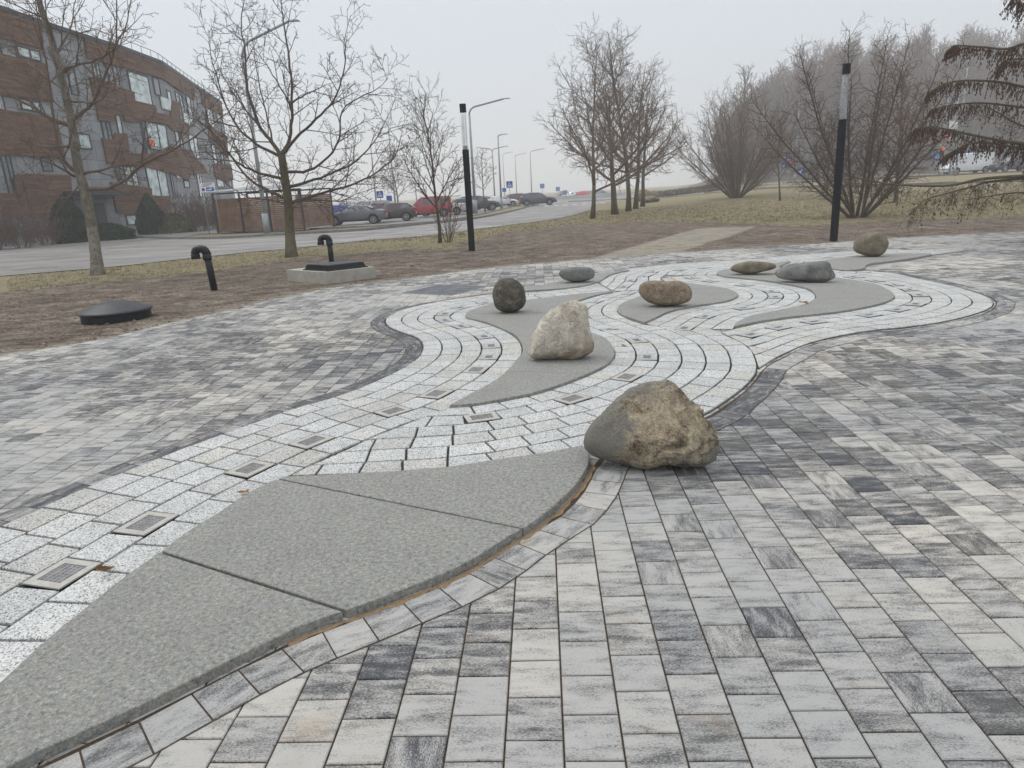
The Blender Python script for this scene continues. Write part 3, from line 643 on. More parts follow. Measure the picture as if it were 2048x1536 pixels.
o=sm.build('spilled_joint_sand',M_['sand']); o['kind']='structure'
# --- field of square pavers
field=MB(); ft=[]; fuv=[]
TH=R_(86.9); ux=np.array([math.cos(TH-math.pi/2),math.sin(TH-math.pi/2)]); uy=np.array([math.cos(TH),math.sin(TH)])
k0=EYE/1.6; org=np.array([.126*k0,2.170*k0]); PW=.1775*k0; PLn=.1835*k0
core=[]                                   # inside these no pavers are needed
def shrink_test(pts):
    return None
riv=np.array(cen)
allb=[np.array(b) for b in BASES]
gx=range(-60,125); gy=range(-34,95)
cand=[]
for i in gx:
    for j in gy:
        off=.5*(i%2)+ .06*math.sin(i*1.7)
        c=org+ux*((i+.5)*PW)+uy*((j+.5+off)*PLn); cand.append((i,j,c))
cc=np.array([c[2] for c in cand]); inside=inpoly(cc[:,0],cc[:,1],PLAZA); dE=distpoly(cc[:,0],cc[:,1],EDGE,False)
hid=np.zeros(len(cc),bool)
for b in BASES+list(SP.values()):
    b=[tuple(p) for p in b]; ii=inpoly(cc[:,0],cc[:,1],b); dd=np.full(len(cc),0.); 
    if ii.any(): dd[ii]=distpoly(cc[ii,0],cc[ii,1],b)
    hid|=(ii&(dd>.2))
EA=np.array(EDGE)
for n_,(i,j,c) in enumerate(cand):
    if hid[n_] or (not inside[n_] and dE[n_]>.16): continue
    if c[0]>21.5: continue
    a=ux*PW/2; b=uy*PLn/2; q=[c-a-b,c+a-b,c+a+b,c-a+b]; poly=inset(q,.0034)
    if dE[n_]<.2:
        d=np.hypot(*(EA-c).T); m=int(np.argmin(d)); m=min(max(m,1),len(EA)-2); poly=clip_half(poly,EA[m-1],EA[m+1],-1,.0)
        if len(poly)<3: continue
        ar=abs(sum(poly[z][0]*poly[(z+1)%len(poly)][1]-poly[(z+1)%len(poly)][0]*poly[z][1] for z in range(len(poly))))
        if ar<.006: continue
    x,y=c; 
    big=noise.noise((x*.42,y*.30,5.))*1.2+noise.noise(((x+y*.6)*.9,(y-x*.4)*.55,2.))*.75
    tone=.58+big*.40+U(-.32,.32)
    if y<3.6: tone+=.22
    if x>2.0 and 3.2<y<6: tone-=.12
    if 3.9<y<4.9 and .9<x<2.2: tone-=.35
    if rnd()<.06: tone+=.35
    if rnd()<.05: tone-=.3
    warm=min(1,max(0,.35+noise.noise((x*.5,y*.5,8.))*.9+U(-.25,.25)))
    n0=len(field.v); dz=U(-.0012,.0004)
    if math.hypot(x,y)<11:
        field.cells(poly,-.014,dz,.0034); tx,ty=U(-.011,.011),U(-.011,.011); m_=len(poly)
        for vi in range(n0+m_,len(field.v)):
            v_=field.v[vi]; field.v[vi]=(v_[0],v_[1],min(v_[2]+(v_[0]-x)*tx+(v_[1]-y)*ty,.0012))
    else: field.prism(poly,-.010,dz)
    add_tone(field,ft,fuv,n0,TH-math.pi/2,x,y,min(1,max(0,tone)),warm,rnd())
finish_pavers(field,ft,fuv,'square_paver_paving')
o=MB(); o.add([(p[0],p[1],-.0075) for p in EDGE]+[(22,-4,-.0075),(-9,-4,-.0075)],[tuple(range(len(EDGE)+2))]); o=o.build('paving_joint_bed',M_['joint']); o['kind']='structure'
# dark square of pavers over a chamber
def quadworld(pts): return [G(*p) for p in pts]
mq=quadworld([(829,583),(880,571.5),(961,575.5),(893,588.5)])
mc=np.mean(np.array(mq),0); e_=np.array(mq[1])-np.array(mq[0]); an=math.atan2(e_[1],e_[0])
t=empty('paved_chamber_cover',(mc[0],mc[1],0),'dark grey square chamber cover let into the light paving behind the rows','chamber cover',None,an)
f=MB(); w_=.62
for (cx,cy,dx,dy) in((0,-w_,2*w_,.02),(0,w_,2*w_,.02),(-w_,0,.02,2*w_-.03),(w_,0,.02,2*w_-.03)): f.box((cx,cy,.003),(dx,dy,.006))
part('frame',f,M_['galv'],t); f=MB()
for i in range(6):
    for j in range(6): f.box((-w_+.115+i*.202,-w_+.115+j*.202,.003),(.196,.196,.008))
part('paver_infill',f,plain('dark_paver',(.13,.135,.15),.85,.2,.35,4),t)
# ------------------------------------------------------------------ boulders
def boulder(pts,depth,mat,label,rough=.03,seed=0,ridge=0.,zb=0.0,sub=5,flat=.75,fine=.012,chip=0.,crag=0.,facet=0.):
    ys=max(p[1] for p in pts); bx=[p for p in pts if p[1]>=ys-2]; bxm=sum(p[0] for p in bx)/len(bx)
    g=G(bxm,ys,zb); hit=np.array([g[0],g[1],zb-EYE])
    cx=sum(p[0] for p in pts)/len(pts); cy=(max(p[1] for p in pts)+min(p[1] for p in pts))/2
    vd=ray(cx,cy); vd/=np.linalg.norm(vd); D=np.dot(hit,vd)
    pts=[tuple(p) for p in cr(list(pts)+[pts[0]],5)][:-1]
    P3=[]
    for p in pts:
        r=ray(*p); P3.append(r*(D/np.dot(r,vd)))
    C=ray(cx,cy); C=C*(D/np.dot(C,vd)); X=np.cross(vd,[0,0,1]); X/=np.linalg.norm(X); Yv=np.cross(X,vd)
    pol=[]
    for q in P3:
        d=q-C; pol.append((math.atan2(np.dot(d,Yv),np.dot(d,X)),math.hypot(np.dot(d,Yv),np.dot(d,X))))
    pol.sort(); th=np.array([p[0] for p in pol]); rr=np.array([p[1] for p in pol])
    th3=np.concatenate([th-2*math.pi,th,th+2*math.pi]); rr3=np.concatenate([rr,rr,rr]); W=float(np.mean(rr))
    import bmesh
    bm=bmesh.new(); bmesh.ops.create_icosphere(bm,subdivisions=sub,radius=1)
    base=np.array([g[0],g[1],0.])
    off=Vector((seed*13.1,seed*7.7,seed*3.3)); cxy=(C[0],C[1])
    for v in bm.verts:
        c=v.co.copy(); 
        a=math.atan2(c.y,c.x); ip=math.hypot(c.x,c.y); R0=float(np.interp(a,th3,rr3))
        k=ip**flat; dz=c.z
        dd=depth*W*dz*(1-.25*abs(dz)) 
        q=Vector((math.cos(a)*R0*k,math.sin(a)*R0*k,0))
        n=noise.fractal(c*1.5+off,1.0,2.1,4)*rough+noise.fractal(c*6+off,1.0,2.0,4)*fine
        if chip: n-=chip*max(0,noise.noise(c*2.2+off*1.3))*abs(c.z)
        if ridge and c.z<0: n+= -ridge*(noise.turbulence_vector(c*3+off,3,True).x if False else abs(noise.noise(c*3.5+off)))*max(0,-c.z)
        if facet:
            vd_=noise.voronoi(c*1.35+off)[0]; n+=facet*(.55-vd_[0])
        if crag:
            wgt=max(0.,min(1.,(c.x+.15)*1.6))*max(0.,min(1.,.35-c.z*1.2)); cc_=c*3.2+off
            n-=crag*wgt*(abs(noise.noise(cc_))*1.3+abs(noise.noise(cc_*2.3))*.8+abs(noise.noise(cc_*5.1))*.45-.35)
        s=1+n
        wp=C+X*(q.x*s)+Yv*(q.y*s)+vd*(dd*s)
        z=wp[2]+EYE
        if z<zb+.002: z=zb+.002+(z-zb)*.02
        uc=max(0.,min(1.,(zb+.07-z)/.07))*.16; wp=np.array([wp[0]+(cxy[0]-wp[0])*uc,wp[1]+(cxy[1]-wp[1])*uc,wp[2]])
        v.co=Vector((wp[0]-base[0],wp[1]-base[1],z))
    me=bpy.data.meshes.new('boulder'); bm.to_mesh(me); bm.free(); me.materials.append(mat)
    me.polygons.foreach_set('use_smooth',[True]*len(me.polygons))
    o=bpy.data.objects.new('boulder',me); S.collection.objects.link(o); o.location=base
    return setp(o,label,'boulder','boulders set on the paving')
def zz(ox,oy,pts): return [(ox+a/4,oy+b/4) for a,b in pts]
g_=(.17,.165,.15)
rock1=mat_rock('brown_grey_boulder_stone',[(.36,(.03,.026,.022)),(.43,(.13,.105,.075)),(.49,(.30,.245,.17)),(.56,(.46,.39,.275)),(.64,(.62,.55,.42))],6.5,None,.9,None,((.205,.197,.17),6.5,.48),(.16,.02,.25,.24,1.1))  # darkest stops put crevice shade into the stone colour
rock2=mat_rock('white_quartz_stone',[(.34,(.14,.115,.085)),(.43,(.34,.30,.24)),(.52,(.52,.475,.395)),(.64,(.70,.66,.56))],8,(.30,.28,.25),.9,((.13,.105,.08),2.3),((.30,.215,.14),2.6,.58),(.35,.26,-1.0))
rock3=mat_rock('dark_speckled_stone',[(.30,(.025,.024,.022)),(.45,(.07,.065,.055)),(.56,(.14,.12,.09)),(.70,(.33,.28,.19))],9,(.03,.03,.03),.5)
rock4=mat_rock('blue_grey_stone',[(.3,(.09,.095,.09)),(.5,(.18,.185,.175)),(.7,(.29,.29,.27))],8,(.08,.08,.08),.5)
rock5=mat_rock('tan_granite_stone',[(.3,(.08,.06,.045)),(.45,(.21,.16,.115)),(.58,(.31,.245,.17)),(.72,(.42,.34,.24))],12,(.07,.055,.045),.6)
rock6=mat_rock('brown_slate_stone',[(.3,(.05,.045,.035)),(.5,(.17,.145,.105)),(.7,(.29,.25,.18))],6,None,.6)
rock7=mat_rock('angular_grey_stone',[(.3,(.04,.04,.038)),(.45,(.13,.13,.125)),(.6,(.24,.235,.22)),(.72,(.38,.36,.31))],5,None,.7,None,((.42,.37,.28),1.6,.60))
boulder(zz(1000,700,[(690,690),(712,620),(760,560),(810,500),(880,430),(980,350),(1060,290),(1150,260),(1230,248),(1330,245),(1400,280),(1460,330),(1530,390),(1590,460),(1640,540),(1700,610),(1740,700),(1758,780),(1725,860),(1660,910),(1560,932),(1430,930),(1350,940),(1220,950),(1070,950),(990,920),(900,912),(800,880),(730,830),(688,770)]),.62,rock1,'largest boulder, grey and tan with a rough broken face, at the foreground slab edge',.05,1,.0,0.0,6,.72,.020,.06,.22,.13)
boulder(zz(740,520,[(1270,780),(1275,700),(1300,600),(1330,520),(1390,450),(1470,390),(1560,345),(1640,333),(1700,355),(1730,400),(1745,470),(1755,540),(1775,610),(1793,660),(1788,720),(1750,765),(1650,788),(1500,795),(1370,790),(1300,785)]),.65,rock2,'pale whitish peaked boulder with cracks in the middle of the curved paving',.03,2,.04,.045,6,.7,.012,.06,0.,.16)
boulder(zz(740,520,[(985,320),(980,270),(995,210),(1030,165),(1080,145),(1140,148),(1190,175),(1230,220),(1245,290),(1245,340),(1215,390),(1170,415),(1100,420),(1040,410),(1000,370)]),.9,rock3,'dark speckled egg shaped boulder standing upright on the slab',.02,3,0,.045,5,.6,.008)
boulder(zz(740,520,[(1510,110),(1530,75),(1580,60),(1680,55),(1760,60),(1795,85),(1797,120),(1780,150),(1720,170),(1640,177),(1570,165),(1530,140)]),.7,rock4,'low flat bluish grey boulder near the far left bank of the paving',.03,4,0,.045,5,.6)
boulder(zz(1130,440,[(588,570),(600,520),(650,490),(730,485),(820,490),(900,485),(960,505),(1005,545),(1015,600),(1000,640),(960,665),(900,680),(800,690),(720,680),(660,655),(610,610)]),.7,rock5,'oblong rounded tan brown boulder on the leaf shaped slab',.025,5,0,.045,5,.55)
boulder(zz(1130,440,[(1320,395),(1350,360),(1430,335),(1500,330),(1600,335),(1670,350),(1690,375),(1660,395),(1580,415),(1500,435),(1420,432),(1350,415)]),.7,rock6,'flat brown wedge shaped stone left of the angular grey boulder',.05,6,0,.045,5,.7)
boulder(zz(1536,440,[(58,425),(90,395),(170,360),(280,340),(400,330),(470,335),(500,365),(520,400),(530,440),(510,475),(450,497),(350,497),(250,490),(160,485),(90,465)]),.6,rock7,'angular dark grey boulder with a pale flat top',.05,7,.06,.045,5,.75,.012,.08,0.,.16)
boulder(zz(1536,440,[(680,225),(690,180),(730,140),(790,110),(850,93),(900,100),(940,130),(965,180),(960,220),(930,265),(880,292),(800,292),(740,275),(695,250)]),.8,rock6,'farthest grey brown boulder, rounded, in front of the tall black lamp post',.04,8,0,.045,5,.65)
for (px,py,wd,hh,lab) in((1288,402,.95,.75,'rounded brown field boulder on the lawn under the row of bare trees'),(1306,398,.7,.6,'small grey brown boulder leaning on others behind the tree row'),(1300,405,.9,.4,'low dark flat stone in front of the lawn boulders')):
    x,y,z=GR(px,py); y=min(y,85); x=AT(px,py,y)[0]
    o=None; mb=MB(); 
    import bmesh
    bm=bmesh.new(); bmesh.ops.create_icosphere(bm,subdivisions=4,radius=1)
    for v in bm.verts:
        n=1+.16*noise.noise(v.co*1.6+Vector((px,0,0)))+.05*noise.noise(v.co*5); v.co=Vector((v.co.x*wd*n,v.co.y*wd*.8*n,max(v.co.z*hh*n+hh*.7,0)))
    me=bpy.data.meshes.new('boulder'); bm.to_mesh(me); bm.free(); me.materials.append(rock6); me.polygons.foreach_set('use_smooth',[True]*len(me.polygons))
    o=bpy.data.objects.new('boulder',me); S.collection.objects.link(o); o.location=(x,y,z-.02); setp(o,lab,'boulder','field stones on the lawn')
# dead leaves
def leaf(px,py,z,label,sc=.05,up=False):
    x,y=G(px,py,z); mb=MB(); pr=[]
    for i in range(14):
        a=2*math.pi*i/14; r=sc*(1+.35*math.cos(5*a))*U(.8,1.1); pr.append((r*math.cos(a),r*.7*math.sin(a),sc*.45*abs(math.sin(a*1.5))*U(.6,1.1)+ (0.6*sc*math.cos(a)+.6*sc if up else 0)))
    mb.add([(0,0,.004)]+pr,[(0,1+i,1+(i+1)%14) for i in range(14)])
    o=mb.build('dead_leaf',M_['leaf']); o.location=(x,y,z+.003); o.rotation_euler=(0,0,U(0,6)); setp(o,label,'leaf','dead leaves on the paving')
M_['leaf']=plain('dead_leaf',(.24,.13,.06),.8,.2,.3,40)
leaf(490,986,.03,'pale brown curled leaf lying by the back left edge of the foreground slab',.035)
leaf(212,1145,.03,'upright dark brown leaf caught in the joint by the nearest slab',.04,True)
leaf(1607,606,.05,'orange brown leaf on the white rows near the broad rounded slab',.07)
leaf(1248,692,.022,'small brown leaf on the white row right of the white boulder',.035)
# ------------------------------------------------------------------ vents, chamber, dome cover
def vent(px,py,h,label,lean=0.):
    x,y=G(px,py,.0); t=empty('vent_pipe',(x,y,0),label,'vent pipe','black bent vent pipes in the bare soil'); r=.075
    m=MB(); m.tube([(0,0,-.1),(lean*.5,0,h*.5),(lean,0,h)],r,24); part('pipe',m,M_['black'],t,True)
    for k in range(24): pass
    m=MB(); m.tube([(lean,0,h-.13),(lean,0,h-.1),(lean,0,h+.01)],[r*1.22,r*1.24,r*1.24],24)
    cx=lean-.125; arc=[]
    for k in range(13):
        a=math.pi*k/12; arc.append((cx+.125*math.cos(a),0,h+.11*math.sin(a)**.6))
    m.tube(arc,r*1.12,24); m.tube([(cx-.125,0,h+.01),(cx-.125,0,h-.10)],[r*1.26,r*1.26],24); part('bent_cowl',m,M_['black'],t,True)
    m=MB(); m.tube([(lean,0,h+.012),(lean,0,h+.022)],r*1.32,24); part('coupling_ring',m,M_['blackmatte'],t,True); m=MB(); m.tube([(cx-.125,0,h-.02),(cx-.125,0,h-.01)],r*1.34,24); part('coupling_ring',m,M_['blackmatte'],t,True)
vent(429,580,.80,'left black bent vent pipe standing alone in the soil',-.04)
vent(664,529,.68,'right black bent vent pipe behind the concrete chamber',0.)
# chamber block: corners traced
cq=[G(*p) for p in [(574,563),(654,569),(752,556),(676,547)]]
c0=np.array(G(655,568)); cr_=np.array(G(752,555.7)); cl=np.array(G(575,561.5)) ; ea=cr_-c0; eb=cl-c0
t=empty('concrete_chamber',(c0[0],c0[1],0),'square cast concrete chamber with a black ribbed lid in the soil','chamber')
La=np.hypot(*ea); Lb=np.hypot(*eb); ua=ea/La; ub=eb/Lb; print('CH',La,Lb,np.dot(ua,ub))
hh_=0; h=.26
def cq_(u,v,z): p=ua*u+ub*v; return (p[0],p[1],z)
m=MB(); m.hexa([cq_(0,0,-.1),cq_(La,0,-.1),cq_(La,Lb,-.1),cq_(0,Lb,-.1),cq_(0,0,h),cq_(La,0,h),cq_(La,Lb,h),cq_(0,Lb,h)]); part('concrete_base',m,M_['concrete'],t)
m=MB(); i0,i1=.13,min(La,Lb)-.13; m.hexa([cq_(i0,i0,h),cq_(i1,i0,h),cq_(i1,i1,h),cq_(i0,i1,h),cq_(i0+.07,i0+.07,h+.13),cq_(i1-.07,i0+.07,h+.13),cq_(i1-.07,i1-.07,h+.13),cq_(i0+.07,i1-.07,h+.13)]); lid=part('lid',m,M_['rubber'],t)
m=MB()
for k in range(25):
    s=i0+.03+k*(i1-i0-.06)/24
    for (a,b) in(((s,i0-.012),(s,i0+.055)),((i1+.012,s),(i1-.055,s)),((i0-.012,s),(i0+.055,s))):
        m.tube([cq_(a[0],a[1],h+.002),cq_(b[0],b[1],h+.12)],.009,5)
m.tube([cq_(i0-.02,i0-.02,h+.012),cq_(i1+.02,i0-.02,h+.012),cq_(i1+.02,i1+.02,h+.012),cq_(i0-.02,i1+.02,h+.012),cq_(i0-.02,i0-.02,h+.012)],.014,6)
part('rib_rim',m,M_['black'],t)
x,y=G(240,646); _r=math.hypot(x,y); x,y=x*(1+.56/_r)-.03,y*(1+.56/_r); t=empty('domed_cover',(x,y,0),'low round black domed cover sunk in the soil at the left','domed cover')
m=MB(); m.lathe([(.54,-.08),(.54,.12),(.52,.125)],n=48); part('rim',m,M_['black'],t,False)
m=MB(); m.lathe([(.53,.12),(.57,.13),(.575,.15),(.56,.168),(.48,.19),(.33,.26),(.21,.295),(.001,.305)],n=48); part('dome_lid',m,M_['rubber'],t,True)
# ------------------------------------------------------------------ column lamps
def column(px,py,h,label):
    x,y=G(px,py); t=empty('column_lamp',(x,y,0),label,'lamp post','black column lamps with clear heads')
    r=.098; m=MB(); m.tube([(0,0,-.1),(0,0,h*.70)],r,16); 
    for k in range(16):
        a=2*math.pi*k/16; m.tube([(r*math.cos(a),r*math.sin(a),0),(r*math.cos(a),r*math.sin(a),h*.70)],.006,4)
    part('pole',m,M_['blackmatte'],t)
    m=MB(); m.tube([(0,0,h*.70+.005),(0,0,h*.945)],r*.97,28); hd=part('clear_tube',m,M_['clear'],t,True)
    m=MB(); 
    for k in range(3):
        a=2*math.pi*k/3+.4; m.tube([(.06*math.cos(a),.06*math.sin(a),h*.70),(.06*math.cos(a),.06*math.sin(a),h*.93)],.006,6)
    m.tube([(0,0,h*.70),(0,0,h*.725)],.07,20); o=part('inner_rods',m,M_['galv'],t)
    m=MB(); m.tube([(0,0,h*.945),(0,0,h)],r*1.03,28); part('cap',m,M_['blackmatte'],t)
column(944,501,4.50,'slim black column lamp with clear top in the middle, beside the street lamp')
column(1667,482,4.60,'tall black column lamp with clear top on the right, at the paving edge')
def zat(px,py,Y): return AT(px,py,Y)[2]
def slamp(px,py,h,arms,label,r=.09,reach=2.2,yaw=0.,z=0.,dbl=False,Y=None,rise_=.45,slope=.16,lean=0.):
    if Y: x,yy,zz_=AT(px,py,Y); 
    else: x,yy=G(px,py); 
    t=empty('street_lamp',(x,yy,z),label,'street lamp','grey street lamps')
    m=MB(); m.tube([(0,0,-.1),(lean*.4,0,h*.5),(lean,0,h-.6)],[r,r*.75,r*.55],10)
    m.tube([(0,0,0),(lean*.15,0,1.3)],[r*1.35,r*1.3],10)
    part('pole',m,M_['galv'],t,True)
    for i,sg in enumerate(([-1,1] if dbl else [1])):
        m=MB(); c,s=math.cos(yaw),math.sin(yaw); pts=[]
        for k in range(7):
            a=math.pi/2*k/6*.85; pts.append((sg*rise_*(1-math.cos(a)),h-.6+rise_*math.sin(a)))
        ex_,ez=pts[-1]; pts.append((sg*reach,ez+slope*(reach-abs(ex_))))
        m.tube([(lean+p[0]*c,p[0]*s,p[1]) for p in pts],r*.5,8); part('arm',m,M_['galv'],t,True)
        m=MB(); q=(lean+(sg*(reach+.3))*c,(sg*(reach+.3))*s,pts[-1][1]+.03); m.box(q,(.75,.26,.09),yaw,0,.6); part('lantern',m,M_['galv'],t)
slamp(535,469,zat(481,96,44.4),1,'big curved street lamp in front of the slatted shed',.15,3.0,0,0,lean=0.,rise_=1.1,slope=.38)
slamp(951,428,zat(941,214,67),1,'curved street lamp just right of the middle black column lamp',.16,3.2,0,0,rise_=.7,slope=.2)
slamp(1003,410,zat(998,263,84),1,'straight lamp with a small head above the far dark car',.13,.5,0,0,rise_=.2,Y=84)
slamp(990,404,zat(985,296,108),1,'twin armed lamp in the haze right of the curved street lamp',.13,1.8,0,0,rise_=.5,dbl=True,Y=108)
for i,(px,Y,h,lab) in enumerate([(790,75,9,'faint lamp pole behind the red van'),(752,80,8,'faint lamp pole above the maroon hatchback'),(833,120,9,'pale lamp pole between the bare shrubs'),(1034,150,9.5,'faint hazy lamp far behind the zebra crossing sign'),(1064,120,8.5,'hazy lamp over the distant parked cars'),(1010,170,11,'most distant hazy lamp behind the tall straight lamp')]):
    x,_,_z=AT(px,400,Y); slamp(px,400,h,1,lab,.1,1.8,0,0,Y=Y)
for i,(px,py,Y,h,lab) in enumerate([(1590,350,92,10.5,'slim lamp with a short arm behind the big multi stemmed shrub'),(1910,350,80,13.5,'tall street lamp with a long arm above the white van'),(1880,340,95,11.,'lattice topped grey mast left of the white van')]):
    x,_,_z=AT(px,py,Y); slamp(px,py,h,1,lab,.11,2.6 if i==1 else 1.2,0,gz(x,Y),Y=Y,slope=.1)
# ------------------------------------------------------------------ signs
def sign(px,Y,zc,size,label,kind,face='blue',zb=0.,hp=None,cat='sign',name='road_sign'):
    x=AT(px,390,Y)[0]; t=empty(name,(x,Y,zb),label,cat); m=MB(); m.tube([(0,0,-.1),(0,0,zc+size*.45)],.035,8); part('post',m,M_['galv'],t,True)
    m=MB(); s=size/2
    if kind=='disc':
        m.tube([(0,-.05,zc),(0,-.075,zc)],s,28)
    else: m.box((0,-.0625,zc),(size,.025,size))
    fc=part('sign_face',m,M_[face],t)
    if kind=='cross':
        m=MB(); m.add([(-s*.72,-.077,zc-s*.62),(s*.72,-.077,zc-s*.62),(0,-.077,zc+s*.72)],[(0,1,2)]); part('white_triangle',m,M_['signwhite'],fc)
        m=MB(); z0=zc-s*.45
        m.tube([(0,-.085,zc+s*.25),(0.01,-.085,zc-s*.08)],s*.09,6); m.tube([(0,-.085,zc-s*.05),(-s*.22,-.085,z0)],s*.05,6); m.tube([(0,-.085,zc-s*.05),(s*.22,-.085,z0)],s*.05,6); m.tube([(-s*.2,-.085,zc+s*.02),(0,-.085,zc+s*.2),(s*.2,-.085,zc)],s*.04,6)
        part('walking_figure',m,M_['black'],fc)
    if kind=='disc' and face=='blue':
        m=MB(); m.tube([(s*.4,-.08,zc+s*.4),(-s*.35,-.08,zc-s*.35)],s*.09,6); m.tube([(-s*.4,-.08,zc+s*.1),(-s*.38,-.08,zc-s*.4),(s*.1,-.08,zc-s*.4)],s*.09,6); part('arrow',m,M_['signwhite'],fc)
    if kind=='disc' and face=='signred':
        m=MB(); m.tube([(0,-.07,zc),(0,-.082,zc)],s*.74,24); part('white_disc',m,M_['signwhite'],fc)
        m=MB(); m.tube([(-s*.2,-.088,zc-s*.4),(-s*.2,-.088,zc+s*.25),(s*.1,-.088,zc+s*.4),(s*.2,-.088,zc)],s*.07,6); m.tube([(-s*.55,-.09,zc+s*.5),(s*.55,-.09,zc-s*.5)],s*.06,6); part('turn_arrow',m,M_['black'],fc)
    return t
sign(1020,82,zat(1020,369,82),.72,'blue pedestrian crossing sign on a post near the dark parked estate car','cross')
sign(760,66,zat(760,389,66),.62,'blue pedestrian crossing sign above the maroon hatchback','cross')
sign(1009,110,zat(1009,380,110),.6,'small faint blue sign just left of the crossing sign','square')
sign(778,70,zat(778,397,70),.55,'small blue parking sign behind the red van','square')
for px,py,Y,l in((1085,372,120,'hazy blue direction sign left of the distant parked cars'),(1116,378,130,'wide hazy blue sign behind the first lawn tree'),(1130,385,126,'small hazy blue sign over the distant white cars')):
    sign(px,Y,zat(px,py,Y),.75,l,'square','hazyblue')
for (px,py,Y,s,l,k,f) in((1598,343,88,1.0,'round blue keep left sign on the traffic island','disc','blue'),(1565,331,84,.7,'round blue sign seen through the big shrub','disc','blue'),(1865,313,80,.9,'blue pedestrian sign beside the amber traffic light','cross','blue'),(1882,276,80,.8,'round no turning sign with a red rim left of the van','disc','signred'),(1574,318,100,.8,'small blue crossing sign above a red signal','cross','blue'),(1531,333,80,.6,'small blue sign among the stems of the spreading shrub','square','blue')):
    x=AT(px,390,Y)[0]; z0=gz(x,Y); sign(px,Y,zat(px,py,Y)-z0,s,l,k,f,z0)
def signal(px,py,Y,label,lamp):
    x=AT(px,390,Y)[0]; z0=gz(x,Y); zc=zat(px,py,Y)-z0; t=empty('traffic_light',(x,Y,z0),label,'traffic light','traffic lights at the junction')
    m=MB(); m.tube([(0,0,0),(0,0,zc)],.06,8); part('pole',m,M_['galv'],t,True); m=MB(); m.box((0,-.12,zc-.25),(.32,.2,.95)); hd=part('signal_head',m,M_['blackmatte'],t)
    for i,mm in enumerate((lamp,'black','black')):
        m=MB(); m.tube([(0,-.225,zc+.05-i*.3),(0,-.24,zc+.05-i*.3)],.14,16); part('lamp',m,M_[mm],hd)
signal(1652,322,88,'traffic light showing red left of the right hand column lamp','litred'); signal(1576,325,98,'traffic light showing red behind the spreading shrub','litred')
x,y_,z=AT(1882,298,80)
t=empty('traffic_light',(x,80,gz(x,80)),'traffic light glowing amber near the white van','traffic light','traffic lights at the junction'); zc=z-gz(x,80)
m=MB(); m.tube([(0,0,0),(0,0,zc+1.0)],.06,8); part('pole',m,M_['galv'],t,True); m=MB(); m.box((.1,-.1,zc-.35),(.34,.2,1.0)); hd=part('signal_head',m,M_['blackmatte'],t)
m=MB(); m.tube([(.1,-.21,zc),(.1,-.25,zc)],.2,16); part('lamp',m,M_['litorange'],hd)
x,y_,z=AT(1905,250,85); z0=gz(x,85); t=empty('gantry_sign',(x,85,z0),'pale square sign board on a pole above the white van','sign'); m=MB(); m.tube([(.3,0,0),(.3,0,z-z0+4)],.1,8); part('pole',m,M_['galv'],t,True); m=MB(); m.box((0,-.12,z-z0),(1.1,.06,.95)); part('sign_face',m,M_['signwhite'],t)
x,y_,z=AT(1927,309,92); z0=gz(x,92); t=empty('direction_sign',(x,92,z0),'long blue and white direction board behind the white van','sign'); m=MB()
for q in(-1.2,1.2): m.tube([(q,0,0),(q,0,z-z0+.3)],.07,8)
part('post',m,M_['galv'],t,True); m=MB(); m.box((0,-.1,z-z0),(3.2,.05,.55)); bd=part('board',m,M_['blue'],t); m=MB()
for q in range(9): m.box((-1.4+q*.34+U(-.03,.03),-.13,z-z0+U(-.03,.03)),(.2,.015,.3+.1*(q%2)))
part('white_lettering',m,M_['signwhite'],bd)
# parking notice board by the shed
x,yv,z=AT(416,375,49); t=empty('notice_board',(x,49,0),'white no parking notice with blue tow panel on two posts left of the shed','sign')
m=MB(); m.tube([(-.42,0,0),(-.42,0,z+.25)],.025,8); m.tube([(.42,0,0),(.42,0,z+.25)],.025,8); part('post',m,M_['galv'],t,True)
m=MB(); m.box((0,-.045,z),(1.0,.03,.62)); fc=part('board',m,M_['signwhite'],t)
m=MB(); m.box((.14,-.065,z-.12),(.52,.01,.24)); part('blue_panel',m,M_['blue'],fc)
m=MB(); m.tube([(-.32,-.062,z-.12),(-.32,-.07,z-.12)],.12,20); part('red_ring',m,M_['signred'],fc); m=MB(); m.tube([(-.32,-.07,z-.12),(-.32,-.076,z-.12)],.085,20); part('blue_disc',m,M_['blue'],fc)
m=MB()
for i,(a,b) in enumerate(((-.35,.35),(-.3,.28),(-.38,.1))): m.box(((a+b)/2,-.064,z+.24-i*.075),(b-a,.006,.03))
part('text_lines',m,M_['darkframe'],fc)
m=MB(); m.box((.10,-.074,z-.14),(.3,.008,.06)); m.box((.2,-.074,z-.09),(.12,.008,.07)); part('tow_pictogram',m,M_['signwhite'],fc)
